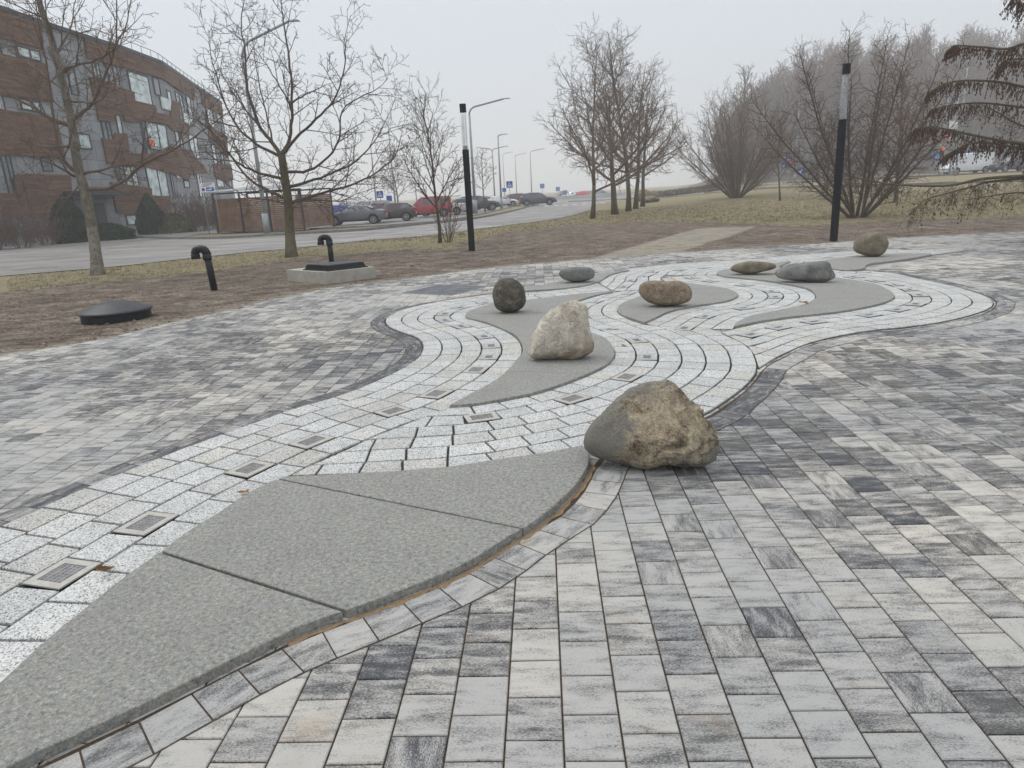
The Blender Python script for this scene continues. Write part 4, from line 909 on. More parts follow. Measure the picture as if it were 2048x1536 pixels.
# ------------------------------------------------------------------ apartment building
def gpanel():
    t=NT('grey_fibre_panel_wall',.55,.4); v=t.coord('Object'); sx=t.n('ShaderNodeSeparateXYZ'); t.l(v,sx.inputs[0])
    a=t.math('FRACT',t.math('MULTIPLY',sx.outputs[2],1/1.45)); b=t.math('FRACT',t.math('MULTIPLY',sx.outputs[1],1/1.25))
    j=t.math('MAXIMUM',t.math('LESS_THAN',a,.018),t.math('LESS_THAN',b,.03))
    fl=t.n('ShaderNodeCombineXYZ'); t.l(t.math('FLOOR',t.math('MULTIPLY',sx.outputs[2],1/1.45)),fl.inputs[2]); t.l(t.math('FLOOR',t.math('MULTIPLY',sx.outputs[1],1/1.25)),fl.inputs[1])
    wn=t.n('ShaderNodeTexWhiteNoise'); t.l(fl.outputs[0],wn.inputs[0]); n=t.noise(v,.8,5,.6)
    c=t.ramp(wn.outputs[0],[(0,(.175,.19,.205)),(1,(.255,.27,.285))]); c=t.mix(.3,c,t.ramp(n,[(.3,(.3,)*3),(.7,(.7,)*3)]),'OVERLAY')
    t.col(t.mix(j,c,(.05,.055,.06))); return t.m
M_['greypanel']=gpanel()
HR=15.0
FP=[np.array(G(*p,HR)) for p in [(-110,-28),(0,12),(80,40),(162,67),(245,93),(322,122),(384,165),(441,203)]]
FS=[0.]
for i in range(1,len(FP)): FS.append(FS[-1]+np.hypot(*(FP[i]-FP[i-1])))
def fw(s,z,off=0.):
    i=min(max(np.searchsorted(FS,s)-1,0),len(FP)-2); t=(s-FS[i])/(FS[i+1]-FS[i]); p=FP[i]+(FP[i+1]-FP[i])*t
    d=FP[i+1]-FP[i]; d/=np.hypot(*d); n=np.array([d[1],-d[0]]); return (p[0]+n[0]*off,p[1]+n[1]*off,z)
def px2f(px,py):
    d=ray(px,py)
    for i in range(len(FP)-1):
        a,b=FP[i],FP[i+1]; e=b-a; den=d[0]*(-e[1])+e[0]*d[1]
        t=(a[0]*(-e[1])+e[0]*a[1])/den; u=(d[0]*a[1]-d[1]*a[0])/den
        if t>0 and (-.0001<=u<=1.0001 or (i==0 and u<0) or (i==len(FP)-2 and u>1)): return (FS[i]+u*(FS[i+1]-FS[i]),EYE+d[2]*t)
    return (0,0)
bl=empty('apartment_building',(0,0,0),'long curved four storey apartment block with brown board cladding and grey panels','apartment block')
m=MB(); back=[p+np.array([-14.,3.]) for p in FP]
ring=[tuple(p) for p in FP]+[tuple(p) for p in back[::-1]]
m.prism(ring[::-1],-.3,HR-.3); part('wall',m,M_['greypanel'],bl)
m=MB(); m.prism([fw(s,0,.18)[:2] for s in FS][::-1]+[tuple(p) for p in back],HR-.295,HR+.0); part('roof',m,M_['darkframe'],bl)
m=MB()
for s in np.arange(13,FS[-1]-1,1.6): m.tube([fw(s,HR,-.3),fw(s,HR+.75,-.3)],.03,5)
m.tube([fw(s,HR+.75,-.3) for s in np.arange(13,FS[-1]-1,1.6)],.035,5); part('roof_railing',m,M_['galv'],bl)
# panel joints on the grey wall
m=MB()
for z in np.arange(.9,HR-.4,1.45): m.hexa([fw(0,z,.002),fw(.1,z,.002),fw(.1,z+.02,.002),fw(0,z+.02,.002)]*2) if False else None
def zw(pts): return [px2f(a/3.2,b/3.2) for a,b in pts]
WOOD=[[(-300,-60),(250,120),(268,312),(-300,165)],[(-300,270),(285,410),(335,655),(-300,560)],[(-300,640),(40,705),(350,760),(410,1012),(0,992),(-300,960)],[(-300,1235),(80,1240),(80,1120),(160,1112),(440,1120),(465,1380),(-300,1390)],
[(525,218),(700,280),(870,335),(1030,390),(1230,535),(1240,640),(1110,560),(1020,502),(830,445),(600,385),(550,372)],
[(570,495),(690,525),(760,560),(850,590),(855,645),(985,675),(995,720),(1085,740),(1085,640),(1140,655),(1150,775),(1195,790),(1205,870),(1150,850),(1100,835),(1060,795),(880,765),(880,787),(785,775),(785,742),(722,735),(725,780),(625,770)],
[(645,885),(720,895),(730,850),(805,855),(820,980),(960,990),(1080,935),(1130,950),(1225,965),(1240,1010),(1300,1060),(1320,1110),(1215,1120),(1190,1160),(1120,1120),(930,1070),(680,1045)],
[(700,1165),(960,1205),(965,1250),(1080,1260),(1090,1370),(740,1362)],
[(1280,570),(1410,650),(1420,740),(1290,672)],[(1325,800),(1450,872),(1455,1010),(1400,960),(1335,902)],[(1360,1050),(1480,1052),(1490,1150),(1450,1170),(1370,1130)]]
for wp in WOOD:
    sz=[(max(.05,min(a,FS[-1]-.05)),min(z,HR-.32)) for a,z in zw(wp)]
    mb=MB(); uvl=[]
    for i in range(len(FS)-1):
        pc=clip_half(sz,(FS[i],0),(FS[i],1),-1); 
        if len(pc)<3: continue
        pc=clip_half(pc,(FS[i+1],0),(FS[i+1],1),1)
        if len(pc)<3: continue
        n=len(pc); f0=[fw(a+ (1e-6 if k else 1e-6),z,.16) for k,(a,z) in enumerate(pc)]
        di=FP[i+1]-FP[i]; L=np.hypot(*di); di/=L; nn=np.array([di[1],-di[0]])
        def loc(a,z,off): p=FP[i]+di*(a-FS[i])+nn*off; return (p[0],p[1],z)
        vs=[loc(a,z,.16) for a,z in pc]+[loc(a,z,.0) for a,z in pc]; uvl+=[(a,z) for a,z in pc]*2
        mb.add(vs,[tuple(range(n))]+[(k,(k+1)%n,n+(k+1)%n,n+k) for k in range(n)])
    o=part('wood_cladding',mb,M_['wood'],bl); me=o.data; uv=me.uv_layers.new(name='uv'); li=np.zeros(len(me.loops),np.int32); me.loops.foreach_get('vertex_index',li); uv.data.foreach_set('uv',np.array(uvl,np.float32)[li].reshape(-1))
WIN=[(585,405,640,490,2),(680,418,765,560,2),(820,460,965,660,1),(975,500,1025,600,1),(1065,580,1095,640,1),(1120,590,1185,765,2),(1188,615,1238,790,1),(645,780,715,885,2),(735,740,785,850,1),(890,770,930,970,1),(935,785,1075,955,2),(1115,830,1170,935,2),(1205,860,1275,1010,2),(735,1072,780,1185,1),(790,1070,885,1195,2),(935,1070,1075,1245,2),(1080,1090,1120,1250,1),(1170,1130,1210,1190,1),(1255,1110,1305,1250,2),(425,440,500,595,1),(495,860,580,940,1),(0,285,105,370,1),(110,300,250,375,2),(-200,560,50,830,2),(130,640,250,700,2),(0,1000,110,1230,2),(75,1160,165,1300,1),(260,1020,330,1080,1),(1320,690,1370,810,1),(1385,720,1425,800,1),(1350,920,1390,1060,1),(1410,970,1440,1090,1),(1385,1140,1430,1190,1),(1462,1150,1485,1215,1),(800,1375,880,1440,1)]
for i,(x0,y0,x1,y1,nm) in enumerate(WIN):
    a=px2f(x0/3.2,y0/3.2); b=px2f(x1/3.2,y1/3.2); a2=px2f(x0/3.2,(y0*.0+y1-(x1-x0)*.12)/3.2)
    s0,s1=a[0],b[0]; z1,z0=a[1],b[1]; s0=max(s0,.1); s1=min(s1,FS[-1]-.1); 
    if i not in(34,): sm_=(s0+s1)/2; hw_=(s1-s0)/2*1.16; s0,s1=max(.1,sm_-hw_),min(FS[-1]-.1,sm_+hw_); z1+=.12; z0-=.22
    if s1-s0<.3: s1=s0+.4
    if z1-z0<.5: z0=z1-.9
    off=.20 if (x0,y0) in((75,1160),) else .08
    mb=MB()
    def bx(sa,sb,za,zb,o0,o1,m_): m_.hexa([fw(sa,za,o0),fw(sb,za,o0),fw(sb,za,o1),fw(sa,za,o1),fw(sa,zb,o0),fw(sb,zb,o0),fw(sb,zb,o1),fw(sa,zb,o1)])
    fwid=.10
    bx(s0,s1,z0,z0+fwid,0,off,mb); bx(s0,s1,z1-fwid,z1,0,off,mb); bx(s0,s0+fwid,z0+fwid,z1-fwid,0,off,mb); bx(s1-fwid,s1,z0+fwid,z1-fwid,0,off,mb)
    if nm==2: mid=(s0*.45+s1*.55); bx(mid-.06,mid+.06,z0+fwid,z1-fwid,0,off,mb)
    wn=part('window',mb,M_['darkframe'],bl); mb=MB(); mb.hexa([fw(s0+fwid,z0+fwid,.004),fw(s1-fwid,z0+fwid,.004),fw(s1-fwid,z0+fwid,.03),fw(s0+fwid,z0+fwid,.03),fw(s0+fwid,z1-fwid,.004),fw(s1-fwid,z1-fwid,.004),fw(s1-fwid,z1-fwid,.03),fw(s0+fwid,z1-fwid,.03)])
    part('pane',mb,M_['skyglass'] if i%2==0 or i in(15,23) else M_['glass'],wn)
a=px2f(580/3.2,1225/3.2); b=px2f(690/3.2,1445/3.2); s0,s1=a[0],b[0]
m=MB(); m.hexa([fw(s0,0,.01),fw(s1,0,.01),fw(s1,0,.09),fw(s0,0,.09),fw(s0,2.6,.01),fw(s1,2.6,.01),fw(s1,2.6,.09),fw(s0,2.6,.09)]); part('door',m,M_['darkframe'],bl)
m=MB(); m.hexa([fw(s0-3.4,3.1,0),fw(s1+1.2,3.1,0),fw(s1+1.2,3.1,2.1),fw(s0-3.4,3.1,2.1),fw(s0-3.4,3.45,0),fw(s1+1.2,3.45,0),fw(s1+1.2,3.45,2.1),fw(s0-3.4,3.45,2.1)]); part('entrance_canopy',m,M_['darkframe'],bl)
for (px,py) in((320,205),(365,235),(275,320),(350,345)):   # glass balcony fronts
    a=px2f(px,py); m=MB(); s0,zc=a; m.hexa([fw(s0,zc-.5,.1),fw(s0+2.2,zc-.5,.1),fw(s0+2.2,zc-.5,.16),fw(s0,zc-.5,.16),fw(s0,zc+.5,.1),fw(s0+2.2,zc+.5,.1),fw(s0+2.2,zc+.5,.16),fw(s0,zc+.5,.16)]); part('balcony_glass',m,M_['skyglass'],bl)
a=px2f(293,283); m=MB(); m.hexa([fw(a[0],a[1]-.35,.22),fw(a[0]+.8,a[1]-.45,.22),fw(a[0]+.8,a[1]-.45,.26),fw(a[0],a[1]-.35,.26),fw(a[0],a[1]+.2,.22),fw(a[0]+.8,a[1]+.1,.22),fw(a[0]+.8,a[1]+.1,.26),fw(a[0],a[1]+.2,.26)]); part('balcony_cloth',m,M_['orange'],bl,False,'orange cloth on the balcony rail')
# ------------------------------------------------------------------ slatted shed
a=np.array(G(438,468)); b=np.array(G(611,461.5)); e_=b-a; L=np.hypot(*e_); an=math.atan2(e_[1],e_[0])
sh=empty('slatted_shed',(a[0],a[1],.05),'slatted brown timber bin shed with dark posts and a corrugated roof','shed',None,an)
h=2.72; D=3.6; m=MB(); n=17
def slat(p,q,z,mb,th=.03):
    d=np.array(q)-np.array(p); l=np.hypot(*d); mb.box(((p[0]+q[0])/2,(p[1]+q[1])/2,z),(l,th,.119),math.atan2(d[1],d[0]))
for k in range(n):
    z=.2+k*.128
    slat((.05,0),(L-.05,0),z,m); slat((0,.05),(0,D),z,m); slat((L,.05),(L,D),z,m)
slm=plain('weathered_slats',(.18,.105,.068),.8,.2,.35,1.8); part('slat_wall',m,slm,sh)
for x in(0,L*.31,L*.63,L):
    for y in(0,D):
        m=MB(); m.box((x,y-.05 if y==0 else y,h/2),(.1,.1,h)); part('post',m,M_['darkframe'],sh)
m=MB(); m.box((L/2,0,h-.05),(L,.09,.1)); m.box((L/2,D,h-.05),(L,.09,.1)); m.box((L/2,-.03,.09),(L,.05,.07)); part('beam',m,M_['darkframe'],sh)
m=MB(); nx=int((L+.8)/.09); 
for i in range(nx):
    x0=-.4+i*.09; z0=h+.06+(.035 if i%2 else 0); z1=h+.06+(.035 if (i+1)%2 else 0)
    m.hexa([(x0,-.35,z0),(x0+.09,-.35,z1),(x0+.09,D+.3,z1+.3),(x0,D+.3,z0+.3),(x0,-.35,z0+.012),(x0+.09,-.35,z1+.012),(x0+.09,D+.3,z1+.312),(x0,D+.3,z0+.312)])
part('corrugated_roof',m,M_['galv'],sh)
m=MB(); m.box((L-.62,-.1,2.0),(.42,.03,.5)); part('white_notice',m,M_['signwhite'],sh)
# ------------------------------------------------------------------ cars
def car(kind,paint,rim='alloy'):
    # kind: (length, width, height, stations x/L: (x, belt, roof), wheel positions, wheel r)
    L,W,H,st_,wx,wr,glassx=kind; hw=W/2
    t=bpy.data.objects.new('parked_car',None); S.collection.objects.link(t)
    m=MB(); secs=[]
    for (x,belt,roof,wk,rw) in st_:
        w_=hw*wk; zb=.24 if 0.04<x<.96 else .36
        rwid=w_*rw
        if roof<=belt+.02: sec=[(w_*.86,zb),(w_*.97,zb+.10),(w_,zb+.30),(w_*.985,belt-.10),(w_*.93,belt-.02),(w_*.80,roof+.0),(w_*.4,roof+.025),(0,roof+.03)]
        else: sec=[(w_*.86,zb),(w_*.97,zb+.10),(w_,zb+.30),(w_*.985,belt-.10),(w_*.94,belt),(rwid,roof-.07),(rwid*.8,roof-.012),(0,roof)]
        full=[(-y,z) for y,z in sec]+[(y,z) for y,z in sec[::-1][1:]]
        secs.append([((x-.5)*L,y,z) for y,z in full])
    n=len(secs[0]); vs=[p for s in secs for p in s]; fs=[]
    for i in range(len(secs)-1):
        for k in range(n-1): fs.append((i*n+k,(i+1)*n+k,(i+1)*n+k+1,i*n+k+1))
        fs.append((i*n+n-1,(i+1)*n+n-1,(i+1)*n,i*n))
    fs.append(tuple(range(n))); fs.append(tuple(range((len(secs)-1)*n+n-1,(len(secs)-1)*n-1,-1)))
    m.add(vs,fs); body=part('body',m,paint,t,True)
    try: body.data.set_sharp_from_angle(angle=R_(38))
    except Exception: pass
    def yat(x,z):
        xs=[s[0] for s in st_]; i=min(max(np.searchsorted(xs,x)-1,0),len(xs)-2); f=(x-xs[i])/(xs[i+1]-xs[i])
        g_=lambda k: st_[i][k]*(1-f)+st_[i+1][k]*f
        belt,roof,wk,rw=g_(1),g_(2),g_(3),g_(4); w_=hw*wk; y0=w_*.94; y1=w_*rw; u=min(1,max(0,(z-belt)/max(roof-.07-belt,.05))); return y0+(y1-y0)*u
    for poly in glassx:
        for sg in(-1,1):
            m=MB(); v=[((x-.5)*L,sg*(yat(x,z)+.012),z) for x,z in poly]; m.add(v,[tuple(range(len(v)))]); part('side_window',m,M_['carglass'],t)
    # windscreens along the body slope
    def screen(i,j,name):
        m=MB(); a,b=st_[i],st_[j]; lo,hi=(a,b) if a[2]<b[2] else (b,a)
        xl,zl=(lo[0]-.5)*L,max(lo[2],lo[1])+.03; xh,zh=(hi[0]-.5)*L,hi[2]-.02; wl=hw*lo[3]*.80; wh=hw*hi[3]*hi[4]*.86
        nx=(1 if xl>xh else -1)*.015
        m.add([(xl+nx,-wl,zl+.02),(xl+nx,wl,zl+.02),(xh+nx,wh,zh+.01),(xh+nx,-wh,zh+.01)],[(0,1,2,3)]); part(name,m,M_['carglass'],t)
    idx=[k for k in range(len(st_)-1) if (st_[k][2]>st_[k][1]+.25)!=(st_[k+1][2]>st_[k+1][1]+.25)]
    for q,k in enumerate(idx[:2]): screen(k,k+1,'rear_screen' if q==0 else 'windscreen')
    for x in wx:
        for sg in(-1,1):
            m=MB(); c=((x-.5)*L,sg*(hw-.11),wr); a_=Vector((0,1,0))
            m.tube([(c[0],c[1]-.11,wr),(c[0],c[1]-.09,wr),(c[0],c[1]+.09,wr),(c[0],c[1]+.11,wr)],[wr*.92,wr,wr,wr*.92],28); wh_=part('wheel',m,M_['tyre'],t)
            m=MB(); yo=c[1]+sg*.115; 
            m.tube([(c[0],yo-sg*.01,wr),(c[0],yo,wr)],wr*.2,12)
            for k in range(8):
                an_=2*math.pi*k/8; m.tube([(c[0],yo,wr),(c[0]+math.cos(an_)*wr*.68,yo,wr+math.sin(an_)*wr*.68)],.022,4)
            ring_=[(c[0]+math.cos(2*math.pi*k/20)*wr*.68,yo,wr+math.sin(2*math.pi*k/20)*wr*.68) for k in range(21)]; m.tube(ring_,.018,4,cap=False)
            part('rim',m,M_[rim],wh_)
            m=MB(); arch=[((x-.5)*L+math.cos(math.pi*k/12)*wr*1.17,sg*(hw*1.003),wr+math.sin(math.pi*k/12)*wr*1.15) for k in range(13)]; m.tube(arch,.035,5)
            m.tube([((x-.5)*L,sg*(hw-.16),wr+.03),((x-.5)*L,sg*(hw*1.002),wr+.03)],wr*1.13,24); part('wheel_arch',m,M_['blackmatte'],t)
    xr=-L/2; 
    for sg in(-1,1):
        m=MB(); m.box((xr+.05,sg*hw*.76,st_[1][1]-.12),(.16,hw*.36,.15)); part('tail_light',m,M_['red'],t)
        m=MB(); m.box((L/2-.10,sg*hw*.72,.64),(.22,hw*.34,.13)); part('headlight',m,M_['alloy'],t)
        m=MB(); m.box((glassx[0][-1][0]*0+ (wx[1]-.5)*L-.62,sg*(hw+.07),st_[len(st_)//2][1]+.06),(.1,.16,.12)); part('wing_mirror',m,paint,t)
        m=MB(); m.box((-.1,sg*(hw*.99),.30),((wx[1]-wx[0])*L*.78,.05,.10)); part('sill',m,M_['blackmatte'],t)
    m=MB(); m.box((xr-.012,0,.62),(.02,.52,.12)); part('number_plate',m,M_['plate'],t)
    m=MB(); m.box((xr+.02,0,.33),(.1,W*.7,.14)); part('rear_valance',m,M_['blackmatte'],t)
    m=MB()
    for f_ in(.36,.56):
        for sg in(-1,1): m.box(((f_-.5)*L+.3,sg*(hw*.995),.86),(.16,.02,.025))
    part('door_handle',m,M_['alloy'],t)
    return t
SEDAN=(4.85,1.84,1.45,[(0,.80,.80,.86,.8),(.015,.98,.98,.93,.8),(.10,1.02,1.04,.97,.78),(.16,1.02,1.05,.99,.74),(.33,.98,1.40,1,.70),(.45,.96,1.45,1,.72),(.56,.95,1.42,1,.70),(.71,.93,.98,1,.74),(.86,.84,.86,.98,.8),(.965,.70,.72,.90,.8),(1,.5,.55,.80,.8)],(.19,.80),.335,[[(.25,1.02),(.58,.99),(.665,1.0),(.56,1.30),(.45,1.34),(.34,1.30)]])
HATCH=(4.3,1.79,1.47,[(0,.80,.82,.86,.8),(.02,1.0,1.05,.94,.8),(.06,1.02,1.12,.97,.78),(.15,1.0,1.40,1,.72),(.30,.98,1.47,1,.74),(.48,.95,1.46,1,.74),(.54,.95,1.42,1,.72),(.72,.93,.98,1,.74),(.86,.86,.88,.98,.8),(.965,.70,.72,.90,.8),(1,.5,.55,.8,.8)],(.18,.80),.325,[[(.13,1.05),(.60,1.0),(.67,1.0),(.53,1.33),(.34,1.37),(.18,1.30)]])
SUV=(4.75,1.92,1.68,[(0,.86,.9,.88,.8),(.02,1.12,1.2,.95,.8),(.06,1.12,1.35,.97,.78),(.13,1.10,1.60,1,.76),(.30,1.08,1.68,1,.76),(.50,1.06,1.66,1,.76),(.57,1.06,1.60,1,.74),(.72,1.04,1.08,1,.76),(.87,.98,1.0,.98,.8),(.965,.84,.86,.92,.8),(1,.6,.65,.84,.8)],(.18,.80),.37,[[(.14,1.14),(.61,1.12),(.68,1.12),(.56,1.52),(.34,1.57),(.17,1.48)]])
MPV=(4.4,1.83,1.82,[(0,.9,.95,.92,.84),(.012,1.15,1.66,.96,.84),(.04,1.15,1.80,.99,.82),(.30,1.12,1.83,1,.82),(.55,1.10,1.80,1,.82),(.62,1.10,1.74,1,.80),(.79,1.04,1.08,1,.78),(.90,.95,.98,.98,.8),(.97,.80,.82,.92,.8),(1,.55,.6,.84,.8)],(.17,.83),.335,[[(.06,1.20),(.33,1.17),(.33,1.62),(.08,1.62)],[(.36,1.17),(.58,1.15),(.56,1.62),(.36,1.62)],[(.60,1.15),(.72,1.13),(.64,1.55),(.60,1.58)]])
VAN=(5.4,2.02,2.35,[(0,1.1,2.2,.96,.90),(.01,1.2,2.30,.98,.90),(.10,1.2,2.36,1,.88),(.55,1.2,2.34,1,.88),(.66,1.2,2.22,1,.84),(.82,1.12,1.25,1,.78),(.93,1.0,1.05,.98,.8),(.98,.86,.9,.93,.8),(1,.6,.65,.86,.8)],(.17,.82),.35,[[(.62,1.24),(.77,1.22),(.70,1.80),(.62,1.90)]])
def paint(n,c,r=.28): return plain(n,c,r,.6,.06,2)
def place(src,x,y,yaw,label,z=0.04,group='parked cars'):
    src.location=(x,y,z); src.rotation_euler=(0,0,yaw); setp(src,label,'car',group); return src
PI=math.pi
def cg(px,py): return G(px,py)
x,y=cg(769,447.5); place(car(SEDAN,paint('grey_paint',(.13,.135,.155))),x-2.35,y+.9,PI+.03,'slate grey saloon car nearest in the car park, right of the shed')
x,y=cg(833,441.5); place(car(HATCH,paint('dark_maroon_paint',(.055,.035,.04))),x-2.2,y+.6,PI+.05,'dark maroon hatchback parked behind the slate grey saloon')
x,y=cg(901,433.5); place(car(MPV,paint('red_paint',(.33,.03,.045))),x-2.1,y+.8,PI+.08,'red boxy van parked beside the maroon hatchback')
x,y=cg(928,430); place(car(SEDAN,paint('silver_paint',(.45,.44,.42))),x-2.2,y+1.2,PI+.05,'silver car just right of the red van')
x,y=cg(956,427); place(car(HATCH,paint('navy_paint',(.03,.045,.085))),x-2.0,y+1.6,PI+.1,'navy car behind the middle black column lamp')
x,y=cg(973,411); place(car(SEDAN,paint('dark_green_paint',(.05,.06,.058))),x,y,0,'dark green grey saloon parked side on past the column lamp')
def pcopy(kind,mt,px,py,yaw,label,Y=None):
    x,y=cg(px,py)
    if Y: x=AT(px,390,Y)[0]; y=Y
    return place(car(kind,mt),x,y,yaw,label)
wp_=paint('white_paint',(.62,.63,.64)); 
pcopy(HATCH,wp_,1006,405,0,'white hatchback between the dark green saloon and the estate cars',96)
pcopy(HATCH,wp_,1024,403,1.2,'white car half hidden left of the dark red estate',108)
pcopy(SUV,paint('dark_red_paint',(.10,.035,.04)),1042,404,.3,'dark red estate car partly behind the dark sport utility car',100)
pcopy(SUV,paint('charcoal_paint',(.06,.065,.075)),1076,405,0,'charcoal sport utility car parked at the end of the access road',92)
pcopy(HATCH,paint('bright_blue_paint',(.03,.07,.33)),661,420,PI+.6,'bright blue car behind the shed end',72)
pcopy(SUV,paint('plum_paint',(.10,.035,.045)),762,410,PI/2,'plum coloured sport utility car behind the saloon roof',66)
pcopy(SUV,paint('grey_far_paint',(.22,.23,.24)),1126,392,PI/2,'grey car at the left end of the far parked row',135)
pcopy(SEDAN,wp_,1144,392,2.4,'white car second in the far parked row',132); pcopy(HATCH,paint('pillar_red_paint',(.45,.03,.05)),1166,391,2.3,'bright red car in the far parked row behind the first tree',130)
pcopy(SEDAN,paint('steel_paint',(.20,.24,.28)),1202,391,0,'steel grey car right of the first lawn tree',128); pcopy(HATCH,wp_,1155,390,.4,'white car partly behind the bright red car',136)
for (px,lab,Y,c) in((710,'pale car far behind the saloon, in the haze',95,(.5,.5,.5)),(735,'grey car far back in the haze above the saloon boot',100,(.2,.2,.22)),(955,'black car roof behind the navy car',78,(.04,.04,.045))):
    pcopy(SUV,paint('hazy_paint',c),px,400,.2,lab,Y)
x=AT(1930,352,86)[0]; v_=car(VAN,wp_); place(v_,x,86,PI,'white panel van waiting at the junction under the blue direction board',gz(x,86)+.06,None); v_.name='delivery_van'; v_['category']='van'
x=AT(2022,350,84)[0]; place(car(SUV,paint('ink_blue_paint',(.03,.035,.055))),x,84,PI,'ink blue sport utility car at the right edge behind the white van',gz(x,84)+.06)
# ------------------------------------------------------------------ trees
def perp(d):
    a=Vector((0,0,1)) if abs(d.z)<.9 else Vector((1,0,0)); u=d.cross(a); u.normalize(); return u
def branch(mb,p,d,L,r,lv,P):
    seg=P['seg'][lv]; n=max(2,int(L/seg)); pts=[p.copy()]; q=p.copy(); d=d.normalized(); dirs=[d.copy()]
    for i in range(n):
        w_=P['wig'][lv]; d=d+Vector((U(-w_,w_),U(-w_,w_),U(-w_,w_)+P['up'][lv])); d.normalize(); q=q+d*(L/n); pts.append(q.copy()); dirs.append(d.copy())
    rt=max(r*P.get('tip',.35),P['rmin']); rad=[max(r+(rt-r)*(i/n),P['rmin']) for i in range(n+1)]
    mb.tube(pts,rad,(7,5,4,3,3,3)[lv],cap=False)
    if lv+1<len(P['seg']): spawn(mb,pts,dirs,rad,L,lv,P)
    return pts
def spawn(mb,pts,dirs,rad,L,lv,P,t0=None):
    nch=int(L*P['dens'][lv]*U(.85,1.15)+.5); n=len(pts)-1; az=U(0,6.28)
    for c in range(nch):
        t=(P['t0'][lv] if t0 is None else t0); t=t+(1-t)*((c+U(.1,.9))/nch); fx=min(t*n,n-1e-3); i=int(fx); pp=pts[i].lerp(pts[i+1],fx-i); dd=dirs[min(i+1,n)]
        az+=2.4+U(-.5,.5); u=perp(dd); u=Matrix.Rotation(az,3,dd)@u; an=R_(P['ang'][lv]*U(.7,1.25)); nd=dd*math.cos(an)+u*math.sin(an)
        l=P['len'][lv+1]*U(.55,1.25)*(1.15-.6*t); rr=min(rad[i]*.65,P['rad'][lv+1]*U(.8,1.2))
        branch(mb,pp,nd,l,rr,lv+1,P)
bark_l=mat_bark('lichen_bark',(.07,.06,.045),(.23,.21,.175),(.30,.29,.24),.55); bark_o=mat_bark('mossy_bark',(.05,.042,.03),(.14,.115,.08),(.13,.12,.045),.5)
bark_t=mat_bark('twig_bark',(.10,.075,.06),(.21,.165,.135)); bark_d=mat_bark('dark_twig_bark',(.06,.045,.038),(.14,.11,.09)); bark_r=mat_bark('reddish_twig_bark',(.10,.065,.05),(.20,.14,.11))
TW=dict(seg=[.5,.35,.22,.14,.09],wig=[.10,.15,.20,.26,.3],up=[.03,.06,.06,.04,.02],dens=[2.4,3.5,5.2,7.5,0],t0=[.2,.18,.15,.15,0],ang=[45,48,50,52,50],len=[3,1.35,.7,.32,.13],rad=[.05,.020,.012,.008,.006],rmin=.0058)
def hero(name,label,base,trunk,limbs,Y,rt,rb,bm_,twm,P,yspread=2.4):
    x0,y0=G(*base); t=empty(name,(x0,y0,0),label,'tree'); o=Vector((x0,y0,0))
    def w(px,py,Yv): return Vector(AT(px,py,Yv))-o
    tp=[w(px,py,Y+(.0)) for px,py in trunk]; tp[0]=Vector((0,0,-.15)); n=len(tp)
    tp=[Vector(v) for v in cr([tuple(v) for v in tp],3)]; n=len(tp)
    rad=[rb+(rt-rb)*(i/(n-1))**.8 for i in range(n)]; rad[0]=rb*1.35; rad[1]=rb*1.12
    m=MB(); m.tube(tp,rad,14); part('trunk',m,bm_,t,True)
    m=MB()
    dirs=[(tp[min(i+1,n-1)]-tp[max(i-1,0)]).normalized() for i in range(n)]
    Ltr=sum((tp[i+1]-tp[i]).length for i in range(n-1)); spawn(m,tp[n//3:],dirs[n//3:],[r*.3 for r in rad[n//3:]],Ltr*.65,0,P,.05)
    for li,(r0,pts) in enumerate(limbs):
        ys=U(-1,1)*yspread; k=len(pts); pp=[]
        for i,(px,py) in enumerate(pts): pp.append(w(px,py,Y+ys*(i/(k-1))**1.1))
        pp=[Vector(v) for v in cr([tuple(v) for v in pp],4)]; k=len(pp)
        pp=[v+Vector((U(-.02,.02),U(-.02,.02),U(-.02,.02))) if 0<i else v for i,v in enumerate(pp)]
        rr=[max(r0*.8*(1-.9*(i/(k-1))**.75),.009) for i in range(k)]; m.tube(pp,rr,8,cap=False)
        dr=[(pp[min(i+1,k-1)]-pp[max(i-1,0)]).normalized() for i in range(k)]; L=sum((pp[i+1]-pp[i]).length for i in range(k-1))
        spawn(m,pp,dr,rr,L,0,P,.12)
    part('crown',m,twm,t,True)
hero('bare_tree','pale barked bare tree at the left edge in front of the apartment block',(195,550),[(195,550),(188,480),(175,406),(159,344),(150,297),(144,250),(131,187),(119,141),(103,78),(87,31),(78,0),(66,-50),(58,-110)],
 [(.085,[(175,378),(219,375),(256,356),(290,325),(344,300),(390,272),(444,234),(480,200)]),(.06,[(169,347),(219,336),(281,322),(320,300)]),(.085,[(137,250),(94,234),(62,212),(25,194),(0,170),(-50,140)]),(.06,[(141,291),(94,294),(47,278),(0,258),(-50,240)]),(.075,[(155,345),(131,325),(112,270),(95,140),(80,70),(70,0),(66,-60)]),(.075,[(147,238),(187,203),(215,140),(231,81),(233,0),(236,-60)]),(.06,[(128,144),(150,131),(187,122),(225,100),(250,56),(262,0),(275,-40)]),(.05,[(106,90),(93,40),(50,20),(10,0),(-20,-20)]),(.05,[(150,353),(109,331),(62,312),(0,300)]),(.045,[(144,203),(175,205),(206,197),(216,175),(225,140)]),(.04,[(162,362),(137,394),(94,394),(50,388)]),(.05,[(112,110),(140,60),(150,10),(160,-60)]),(.04,[(131,187),(90,150),(40,120),(0,110)])],21.3,.055,.17,bark_l,bark_t,TW)
TW2=dict(TW); 
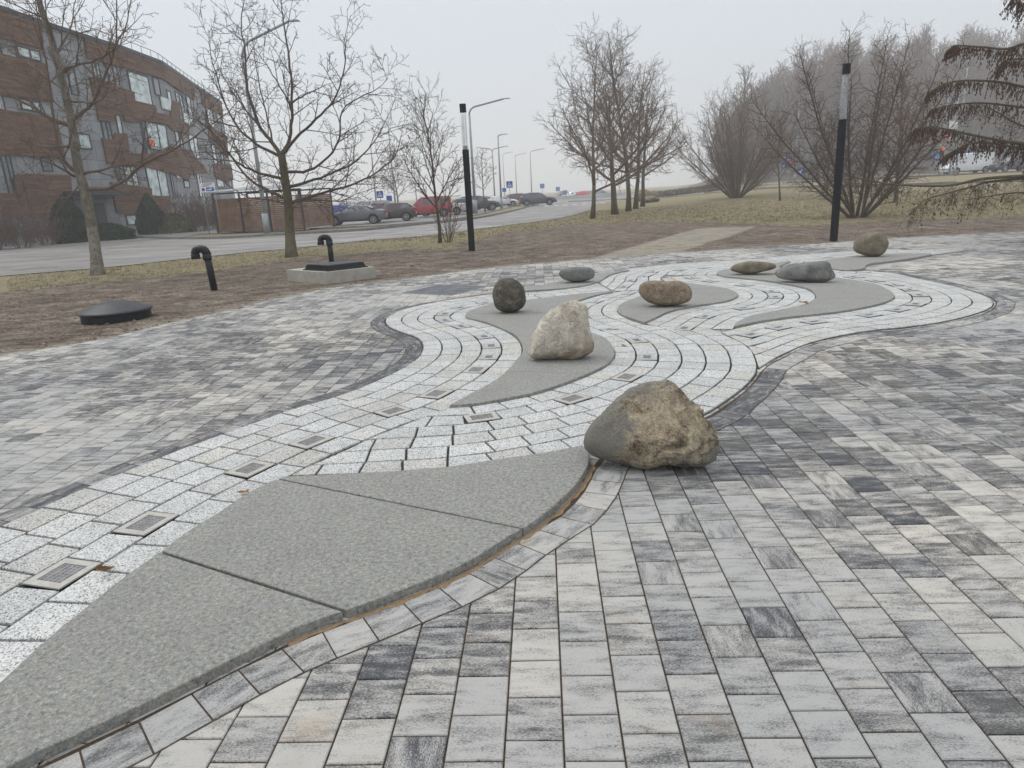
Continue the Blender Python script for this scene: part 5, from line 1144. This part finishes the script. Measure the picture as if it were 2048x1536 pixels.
hero('bare_tree','wide spreading bare tree with mossy trunk in front of the slatted shed',(583,514),[(583,514),(579,457),(577,410),(571,363),(563,310)],
 [(.10,[(562,310),(545,285),(520,254),(498,191),(492,150),(490,100),(482,50),(488,0),(490,-60)]),(.095,[(562,310),(579,279),(584,222),(583,170),(575,100),(566,40),(563,0),(560,-60)]),(.075,[(566,307),(601,266),(642,229),(673,190),(690,130),(690,80),(702,30)]),(.075,[(576,375),(617,363),(664,347),(711,322),(742,291),(767,250),(790,200)]),(.085,[(580,407),(617,394),(673,379),(726,360),(782,322),(800,285),(805,250)]),(.05,[(584,405),(632,400),(680,402),(720,385),(767,372)]),(.07,[(574,344),(617,341),(657,313),(679,275),(685,222),(726,191),(760,175),(775,155)]),(.085,[(572,397),(532,379),(495,354),(457,304),(423,263),(392,235),(370,200)]),(.075,[(570,360),(523,347),(482,329),(445,297),(420,260),(405,220)]),(.075,[(561,313),(523,294),(482,263),(454,215),(435,160),(420,100),(418,60)]),(.05,[(520,254),(495,225),(470,190),(445,150),(425,100)]),(.05,[(583,222),(570,190),(545,150),(520,110),(500,90)]),(.05,[(583,205),(610,190),(640,175),(665,165)]),(.045,[(545,285),(535,240),(520,180),(512,130),(505,80),(495,30)]),(.045,[(577,410),(540,400),(500,395),(455,370),(430,350)])],25.0,.13,.19,bark_o,bark_d,TW2,3.0)
# generator for other trees
def gtree(name,label,loc,H,trunkh,P,bm_,twm,rb,nl=9,spread=55,group=None,scale=1,lean=(0,0),leader=True):
    t=empty(name,loc,label,'tree',group); m=MB(); tp=[Vector((0,0,-.15))]; d=Vector((lean[0],lean[1],1)); top=H if leader else trunkh*1.3; n=9
    for i in range(n): d=d+Vector((U(-.09,.09),U(-.09,.09),.05)); tp.append(tp[-1]+d.normalized()*((top+.15)/n))
    rad=[max(rb*(1-.9*(i/n)**.8),.012) for i in range(n+1)]; rad[0]*=1.25; 
    k=max(2,int(n*trunkh/top)+1); m.tube(tp[:k+1],rad[:k+1],10); part('trunk',m,bm_,t,True)
    m=MB(); m.tube(tp[k:],rad[k:],7)
    az=U(0,6)
    for i in range(nl):
        u=i/(nl-1); z=trunkh+(top-trunkh)*.82*u**1.2; f=z/top*n; j=min(int(f)+0,n-1); p=tp[j].lerp(tp[j+1],min(1,max(0,f-j))); az+=2.4+U(-.4,.4); el=R_(90-spread*(1-.55*u)*U(.85,1.15))
        d=Vector((math.cos(az)*math.cos(el),math.sin(az)*math.cos(el),math.sin(el))); L=P['len'][0]*(1-.62*u)*U(.8,1.15)
        branch(m,p,d,L,max(rad[j]*.55,.02),0,P)
    part('crown',m,twm,t,True); return t
PT=dict(seg=[.5,.4,.25,.16],wig=[.13,.2,.26,.3],up=[.07,.08,.07,.04],dens=[2.8,3.6,5.5,0],t0=[.12,.1,.1,0],ang=[42,44,46,45],len=[4.0,1.5,.75,.32],rad=[.07,.028,.015,.01],rmin=.0075)
def LOC(px,py): x,y,z=GR(px,py); return (x,y,z)
lp=LOC(1185,438); gtree('bare_tree','nearest bare lawn tree with a low spreading crown, left of the row',lp,9.4,1.7,dict(PT,len=[5.3,1.7,.8,.35],up=[.05,.08,.07,.04]),bark_o,bark_t,.15,13,72,'bare trees in a row on the lawn')
PTa=dict(PT); PTa['len']=[3.9,1.5,.75,.32]
lp=LOC(1230,429); gtree('bare_tree','bare lawn tree with a swollen knobbly trunk, second in the row',lp,8.4,2.0,dict(PTa,len=[5.2,1.7,.8,.34]),bark_o,bark_t,.24,12,70,'bare trees in a row on the lawn')
PTb=dict(PT); PTb['len']=[4.6,1.7,.8,.34]
lp=LOC(1257,423); gtree('bare_tree','tallest pointed bare tree, third in the lawn row',lp,12.3,2.6,dict(PTb,len=[5.6,1.8,.8,.34]),bark_o,bark_t,.2,17,64,'bare trees in a row on the lawn')
PTc=dict(PT); PTc['len']=[4.2,1.5,.7,.3]; PTc['dens']=[2.4,3,4,0]
lp=LOC(1271,418); gtree('bare_tree','slim grey trunked bare tree, fourth in the lawn row',lp,10.5,2.8,dict(PTc,len=[5.4,1.7,.8,.34]),bark_o,bark_t,.2,12,66,'bare trees in a row on the lawn')
lp=LOC(1285,413); gtree('bare_tree','bare tree just behind the field boulders, last in the lawn row',lp,9.5,2.6,dict(PTc,len=[6.2,1.7,.8,.34]),bark_o,bark_t,.2,12,72,'bare trees in a row on the lawn')
def shrub(name,label,loc,H,ns,spread,P,bm_,r0=.05,r_base=.15,wide=1.,cat='shrub',group=None):
    t=empty(name,loc,label,cat,group); m=MB(); m2=MB()
    for i in range(ns):
        az=2.4*i+U(-.3,.3); el=R_(90-spread*((i+.5)/ns)**.8*U(.85,1.15)); d=Vector((math.cos(az)*math.cos(el)*wide,math.sin(az)*math.cos(el),math.sin(el))); p=Vector((math.cos(az)*r_base*U(.2,1),math.sin(az)*r_base*U(.2,1),-.05))
        L=H*U(.75,1.08)*(1-.15*(i/ns)); q=p.copy(); pts=[p]; dd=d.normalized(); n=8; dirs=[dd]
        for k in range(n): dd=(dd+Vector((U(-.06,.06),U(-.06,.06),P.get('bend',.07)))).normalized(); q=q+dd*(L/n); pts.append(q.copy()); dirs.append(dd.copy())
        rad=[max(r0*U(.8,1.1)*(1-.85*k/n),.012) for k in range(n+1)]; m.tube(pts,rad,6,cap=False); spawn(m2,pts,dirs,rad,L,0,P)
    part('stems',m,bm_,t,True); part('crown',m2,bm_ if bm_ is not bark_o else bark_d,t,True); return t
PS=dict(seg=[.4,.3,.2,.15],wig=[.1,.16,.2,.25],up=[.05,.09,.08,.05],dens=[4.6,5,5,0],t0=[.12,.12,.12,0],ang=[32,34,38,40],len=[3,1.5,.75,.33],rad=[.03,.018,.011,.008],rmin=.0075,bend=.05)
shrub('multi_stem_shrub','huge fan shaped bare shrub on the lawn right of the tree row',(20.6,62.,gz(20.6,62)-.05),9.3,26,66,dict(PS,len=[3,2.1,.95,.4],rmin=.008,dens=[2.6,3.0,3.8,0],wig=[.16,.2,.24,.28],bend=.03),bark_t,.085,.55)
PS2=dict(PS,len=[2,1.2,.6,.28],rmin=.0045,dens=[4.2,4.8,5.4,0],wig=[.16,.22,.26,.3],up=[.04,.02,-.02,-.06],ang=[42,48,52,55],bend=.03)
shrub('multi_stem_shrub','large bare multi stemmed shrub beside the right hand column lamp',(15.2,30.0,0),8.3,15,56,PS2,bark_d,.075,.32)
PS3=dict(PS,len=[1.4,.75,.42,.22],rmin=.0052,dens=[5,6.5,7,0])
lp=G(880,486); gtree('bare_tree','small upright bare tree with shoots at its foot, left of the middle column lamp',(lp[0],lp[1],0),5.6,1.25,dict(PT,len=[2.3,1.0,.5,.22],rmin=.0055,dens=[4,5,6.5,0]),bark_o,bark_d,.075,13,46)
shrub('young_shrub','thin upright shoots at the foot of the small bare tree',(lp[0]+.35,lp[1]+.1,0),1.9,12,34,dict(PS3,dens=[2.4,3,3,0],len=[1,.5,.25,.15]),bark_r,.014,.18)
lp=LOC(1560,402); gtree('bare_tree','small bare tree on the lawn between the two big shrubs',(lp[0],lp[1],lp[2]),6.2,1.6,dict(PT,len=[2.2,1,.5,.25],rmin=.009),bark_d,bark_r,.08,12,50)
lp=LOC(1790,404); gtree('bare_tree','reddish bare tree on the lawn behind the right hand shrub',(lp[0],lp[1],lp[2]),7.5,1.7,dict(PT,len=[3.0,1.3,.65,.3],rmin=.011,dens=[3.6,4.5,5.5,0]),bark_d,bark_r,.12,15,60)
lp=LOC(1652,398); gtree('bare_tree','dark twiggy bare tree left of the right hand column lamp',(lp[0],lp[1],lp[2]),6.0,1.2,dict(PT,len=[2.2,1.1,.6,.3],rmin=.011,dens=[4,4.5,5.5,0]),bark_d,bark_d,.10,14,60)
lp=G(971,424); gtree('bare_tree','small bare street tree just right of the curved lamp post',(lp[0],72,0),6.0,2.2,dict(PT,len=[2.2,1,.5,.25],rmin=.010),bark_d,bark_t,.09,11,55)
x=AT(795,400,85)[0]; gtree('bare_tree','hazy bare tree behind the parked cars, left of the small bare tree',(x,85,0),7.8,2.,dict(PT,len=[2.9,1.3,.65,.3],rmin=.013),bark_t,bark_t,.13,13,58)
# larch-like tree at the right edge with drooping dry sprays
def larch():
    Y=17.5; x0=AT(2170,400,Y)[0]; t=empty('drooping_conifer',(x0,Y,0),'drooping conifer reaching in from the right edge with brown dry sprays','tree'); o=Vector((x0,Y,0))
    m=MB(); m.tube([(0,0,-.1),(.02,0,2),(0,.03,4),(.03,0,6.5),(0,0,9)],[.24,.2,.17,.12,.03],12); part('trunk',m,bark_o,t,True)
    BR=[(.05,[(2160,60),(2100,85),(2048,88),(2012,98),(1963,94),(1911,91),(1902,96)],1),(.05,[(2160,190),(2100,180),(2048,174),(1996,164),(1930,161),(1885,169),(1859,186)],1),(.045,[(2160,225),(2100,220),(2048,215),(1963,206),(1898,211),(1862,219)],1),(.06,[(2165,320),(2100,296),(2048,288),(1996,280),(1930,267),(1865,254),(1830,257)],1),(.04,[(2160,150),(2100,125),(2048,118),(2010,122),(1998,140)],1),(.045,[(2165,330),(2100,310),(2048,298),(1960,285),(1910,300),(1892,315)],1),(.055,[(2165,345),(2100,350),(2048,352),(1963,358),(1898,371),(1817,371),(1751,364),(1700,352)],0),(.04,[(2160,30),(2100,20),(2048,12),(2032,0),(2024,-20)],1),(.04,[(2165,260),(2100,265),(2040,250),(1990,222),(1955,205)],0),(.035,[(2048,352),(1990,362),(1950,372),(1900,385),(1850,400),(1820,430)],0),(.035,[(2165,400),(2100,392),(2040,385),(1980,392),(1930,400)],0),(.04,[(2160,-40),(2110,-30),(2060,-20),(2040,-40)],1)]
    m=MB(); f=MB()
    for r0,pts,dry in BR:
        ys=U(-1.2,.8); k=len(pts); pp=[Vector(AT(px,py,Y+ys*(i/(k-1))))-o for i,(px,py) in enumerate(pts)]
        pp[0]=Vector((0,0,pp[0].z)); pp=[Vector(v) for v in cr([tuple(v) for v in pp],5)]; k=len(pp); rr=[max(r0*(1-.85*i/(k-1)),.008) for i in range(k)]; m.tube(pp,rr,7,cap=False)
        L=sum((pp[i+1]-pp[i]).length for i in range(k-1)); ns=int(L*(27 if dry else 15))
        for j in range(ns):
            fx=(.12+.88*(j+rnd())/ns)*(k-1); i=min(int(fx),k-2); p=pp[i].lerp(pp[i+1],fx-i); side=Vector((U(-.7,.2),U(-1,1),U(-.5,.15))).normalized()
            l=U(.15,.62)*(1.1-.5*fx/(k-1)) if dry else U(.1,.75); q=p.copy(); tw=[q.copy()]; d=side; dr_=U(-.55,-.10)
            for a in range(5): d=(d+Vector((U(-.12,.12),U(-.12,.12),dr_))).normalized(); q=q+d*(l/5); tw.append(q.copy())
            m.tube(tw,[.006,.005,.0045,.004,.003,.003],3,cap=False)
            if not dry:
                for z in range(2): branch(m,tw[U(0,1)>.5 and 2 or 3],Vector((U(-1,1),U(-1,1),-.5)),U(.1,.35),.004,3,dict(TW,rmin=.0035))
            for a in range(1,6) if dry else (range(4,6) if rnd()<.4 else ()):
                for z in range(2):
                    c=tw[a]+Vector((U(-.02,.02),U(-.02,.02),U(-.01,.01))); h_=U(.04,.10); w_=U(.008,.017); tl=Vector((U(-.35,.35),U(-.35,.35),-1)).normalized(); u=perp(tl)*w_; e2=c+tl*h_; mid=c+tl*h_*.5; v2=tl.cross(u)
                    f.add([c,mid+u,mid+v2,mid-u,mid-v2,e2],[(0,1,2),(0,2,3),(0,3,4),(0,4,1),(5,2,1),(5,3,2),(5,4,3),(5,1,4)])
    part('branches',m,bark_o,t,True); dry=plain('dry_brown_sprays',(.085,.046,.032),.85,.2,.35,9); part('dry_sprays',f,dry,t)
larch()
# evergreens and shrubs by the building
def leafy(name,label,loc,prof,n,mat,leafs=.07,cat='shrub',flat=1.):
    t=empty(name,loc,label,cat); m=MB()
    H=prof[-1][1]
    zs=[p[1] for p in prof]; rs=[p[0] for p in prof]
    for i in range(n):
        z=H*U(0,1)**.85; r=float(np.interp(z,zs,rs)); a=U(0,6.283); lump=1+.22*noise.noise((math.cos(a)*1.7,math.sin(a)*1.7,z*1.1+loc[0])); k=(U(.55,1)**.5)*r*lump
        c=Vector((math.cos(a)*k,math.sin(a)*k*flat,z+.15*noise.noise((a,z,0)))); s=leafs*U(.6,1.5); nrm=Vector((math.cos(a)+U(-.7,.7),math.sin(a)+U(-.7,.7),U(-.2,1))).normalized(); u=perp(nrm); v=nrm.cross(u); rot=U(0,6); u,v=u*math.cos(rot)+v*math.sin(rot),v*math.cos(rot)-u*math.sin(rot)
        m.add([c-u*s,c+v*s*.5+nrm*s*.2,c+u*s,c-v*s*.5],[(0,1,2,3)])
    part('foliage',m,mat,t); m=MB(); m.tube([(0,0,-.1),(0,0,H*.8)],[.08,.03],6); part('trunk',m,bark_d,t); return t
ev=plain('dark_evergreen',(.018,.036,.013),.8,.2,.4,3); ev2=plain('yellow_green_juniper',(.085,.095,.035),.8,.2,.4,3); ev3=plain('dull_yew',(.020,.030,.014),.8,.2,.45,2)
def gp(px,py,Y): x=AT(px,py,Y)[0]; return (x,Y,0)
leafy('conical_thuja','dark green cone shaped thuja by the apartment wall',gp(306,460,56),[(1.0,0),(1.15,.8),(.95,1.7),(.5,2.5),(.05,3.1)],8000,ev,.09)
leafy('low_juniper','yellow green low juniper right of the cone shaped thuja',gp(352,460,56.5),[(1.5,0),(1.4,.6),(.8,1.15),(.1,1.5)],5200,ev2,.08)
leafy('dark_evergreen_shrub','big dark evergreen bush behind the pale barked tree',gp(142,470,46.5),[(1.0,0),(1.15,1.0),(.9,2.0),(.4,2.7),(.1,3.0)],7000,ev3,.09)
leafy('low_dark_hedge','low dark green hedge clump at the entrance path',gp(215,470,48),[(2.0,0),(1.9,.6),(.9,.95),(.1,1.1)],6500,ev,.07,'shrub',.5)
PB=dict(PS,len=[1.2,.7,.38,.2],rmin=.009,dens=[4.5,5,5,0])
for i,(px,Y,H,lab) in enumerate([(40,43,2.6,'bare brown bush at the far left edge under the cladding'),(90,45,2.3,'bare brown bush left of the dark evergreen bush'),(-20,42,2.5,'bare bush cut by the left picture edge'),(375,57,2.9,'bare reddish bush right of the yellow green juniper'),(405,58,3.1,'bare reddish bush behind the no parking notice'),(425,60,2.6,'bare bush beside the shed corner')]):
    x,_,_=gp(px,460,Y); shrub('bare_bush',lab,(x,Y,0),H,22,52,PB,bark_r,.022,.5,1.,'shrub','bare bushes along the apartment block')
# clipped brown hedge beyond the lawn
m=MB(); 
for i in range(9000):
    u=rnd(); px=1270+u*180; Y=92-u*8; x=AT(px,385,Y)[0]; c=Vector((x,Y+U(-.7,.7),gz(x,Y)+U(0,.75))); s=U(.05,.12); d=Vector((U(-1,1),U(-1,1),U(0,1.4))).normalized(); u_=perp(d)*.02
    m.add([c-u_,c+u_,c+d*s*3],[(0,1,2)])
o=m.build('low_hedge',bark_r); setp(o,'long low reddish hedge beyond the lawn boulders','hedge')
# ------------------------------------------------------------------ wood on the hill
def forest():
    tm=[]
    P=dict(seg=[1.2,.8,.5],wig=[.12,.2,.25],up=[.12,.12,.08],dens=[1.6,2.4,0],t0=[.1,.1,0],ang=[38,40,40],len=[4.5,2.1,1.0],rad=[.08,.05,.035],rmin=.034)
    for k in range(5):
        m=MB(); H=U(14,19); pts=[Vector((0,0,-.5))]; d=Vector((0,0,1))
        for i in range(8): d=(d+Vector((U(-.05,.05),U(-.05,.05),.05))).normalized(); pts.append(pts[-1]+d*H/8)
        rad=[.2*(1-.85*i/8) for i in range(9)]; m.tube(pts,rad,5,cap=False)
        for i in range(30):
            u=.18+.8*i/29; f=u*8; j=min(int(f),7); p=pts[j].lerp(pts[j+1],f-j); az=2.4*i; el=R_(35+35*u); dd=Vector((math.cos(az)*math.cos(el),math.sin(az)*math.cos(el),math.sin(el))); branch(m,p,dd,P['len'][0]*(1.1-.6*u)*U(.8,1.1),.05,0,P)
        V=np.array([tuple(v) for v in m.v],np.float32); T=[]
        for q in m.f: 
            T.append((q[0],q[1],q[2],q[3] if len(q)>3 else q[2]))
        tm.append((V,np.array([q for q in m.f if len(q)==4],np.int32)))
    vs=[];fs=[];n=0
    for i in range(420):
        az=U(.30,1.0); y=165+150*rnd(); x=az*y
        V,F=tm[i%5]; s=1.45*U(.75,1.15)*(0.55+.45*min(1,(az-.25)/.15)); a=U(0,6.28); c,sn=math.cos(a),math.sin(a); R=np.array([[c,-sn,0],[sn,c,0],[0,0,1]],np.float32)
        W=(V@R.T)*s+np.array([x,y,gz(x,y)],np.float32); vs.append(W); fs.append(F+n); n+=len(W)
    V=np.concatenate(vs); F=np.concatenate(fs); me=bpy.data.meshes.new('hillside_wood'); me.vertices.add(len(V)); me.vertices.foreach_set('co',V.reshape(-1)); me.loops.add(len(F)*4); me.loops.foreach_set('vertex_index',F.reshape(-1)); me.polygons.add(len(F)); me.polygons.foreach_set('loop_start',np.arange(0,len(F)*4,4,dtype=np.int32)); me.update(calc_edges=True); me.validate()
    me.materials.append(bark_r); o=bpy.data.objects.new('hillside_wood',me); S.collection.objects.link(o); setp(o,'bare grey wood covering the misty hillside on the right','wood',None,'stuff'); print('forest faces',len(F))
forest()
# dry grass, clods and litter on the soil
def scatter():
    g=MB(); c_=MB(); l_=MB()
    def blades(x,y,z,s):
        for k in range(5):
            a=U(0,6.28); b=Vector((x+U(-.06,.06),y+U(-.06,.06),z)); d=Vector((math.cos(a)*U(.2,1.1),math.sin(a)*U(.2,1.1),1)).normalized(); u=perp(d)*.006*s
            g.add([b-u,b+u,b+d*U(.035,.085)*s],[(0,1,2)])
    so=[tuple(p) for p in SOILOUT]
    n=0; nbp=[tuple(p) for p in NB]+[tuple(p) for p in FB[::-1]]
    pts=[]
    for i in range(60000):
        y=U(16,58); x=U(-.72,.80)*y; pts.append((x,y))
    X=np.array(pts); ins=inpoly(X[:,0],X[:,1],so); pav=inpoly(X[:,0],X[:,1],PLAZA); road=inpoly(X[:,0],X[:,1],nbp); d=distpoly(X[:,0],X[:,1],so)
    far=[tuple(p) for p in FB]+[(-60,130),(-80,50)]
    beyond=inpoly(X[:,0],X[:,1],far)
    for (x,y),a,b,r,dd,bb in zip(pts,ins,pav,road,d,beyond):
        if b or r or bb: continue
        if not a or (dd<.9 and rnd()<.4-dd*.4): blades(x,y,gz(x,y)-.008,1.0+ (y>30)*.6)
    def clod(x,y,z,s,mb):
        vs=[]; 
        for k in range(5): a=2*math.pi*k/5+U(-.3,.3); vs.append((x+math.cos(a)*s*U(.7,1.2),y+math.sin(a)*s*U(.7,1.2),z-.003))
        vs.append((x+U(-.2,.2)*s,y,z+s*U(.35,.7))); mb.add(vs,[(k,(k+1)%5,5) for k in range(5)])
    for i in range(26000):
        y=6+30*rnd()**1.3; x=U(-.80,.85)*y; pts.append((x,y))
    X=np.array(pts[60000:]); ins=inpoly(X[:,0],X[:,1],so)&~inpoly(X[:,0],X[:,1],PLAZA)&~inpoly(X[:,0],X[:,1],SANDP)
    ok=X[ins]
    for k,(x,y) in enumerate(ok):
        z=.005+.02*noise.noise((x*.9,y*.9,0))+.022*noise.noise((x*3.1,y*3.1,3))
        if noise.noise((x*.7,y*1.1,4))+U(-.5,.5)>-.05: clod(x,y,z-.004,U(.008,.030)*(1+(rnd()<.06)*1.4),c_)
        elif rnd()<.16:
            s=U(.018,.04); a=U(0,6); l_.add([(x-math.cos(a)*s,y-math.sin(a)*s,z+.006),(x+math.sin(a)*s*.5,y-math.cos(a)*s*.5,z+U(.008,.02)),(x+math.cos(a)*s,y+math.sin(a)*s,z+.008),(x-math.sin(a)*s*.5,y+math.cos(a)*s*.5,z+.015)],[(0,1,2,3)])
    gm=NT('dry_grass_blades',.9,.1); v=gm.coord('Object'); gm.col(gm.ramp(gm.noise(v,.9,5,.8),[(.35,(.11,.10,.055)),(.5,(.28,.24,.15)),(.68,(.44,.39,.27))]))
    setp(g.build('dry_grass',gm.m),'short straw coloured dry grass beyond the bare soil','grass',None,'stuff')
    setp(c_.build('soil_clods',plain('soil_clods',(.15,.115,.09),.95,.1,.4,6)),'loose clods and grit on the bare brown soil','soil clods',None,'stuff')
    setp(l_.build('leaf_litter',plain('pale_leaf_litter',(.38,.30,.22),.9,.1,.35,12)),'scattered pale dead leaves on the brown soil','leaf litter',None,'stuff')
scatter()
# ------------------------------------------------------------------ haze
m=MB(); m.box((0,0,35.5),(3200,3200,75)); hz=m.build('haze',bpy.data.materials.new('haze')); hz['kind']='stuff'
hz['label']='thin grey mist over the whole place'; hz['category']='haze'
hm=hz.data.materials[0]; hm.use_nodes=True; n_=hm.node_tree.nodes; n_.clear(); out=n_.new('ShaderNodeOutputMaterial'); pv=n_.new('ShaderNodeVolumePrincipled')
pv.inputs['Color'].default_value=(.97,.975,.99,1); pv.inputs['Density'].default_value=.0016; pv.inputs['Anisotropy'].default_value=0.0
hm.node_tree.links.new(pv.outputs[0],out.inputs['Volume'])
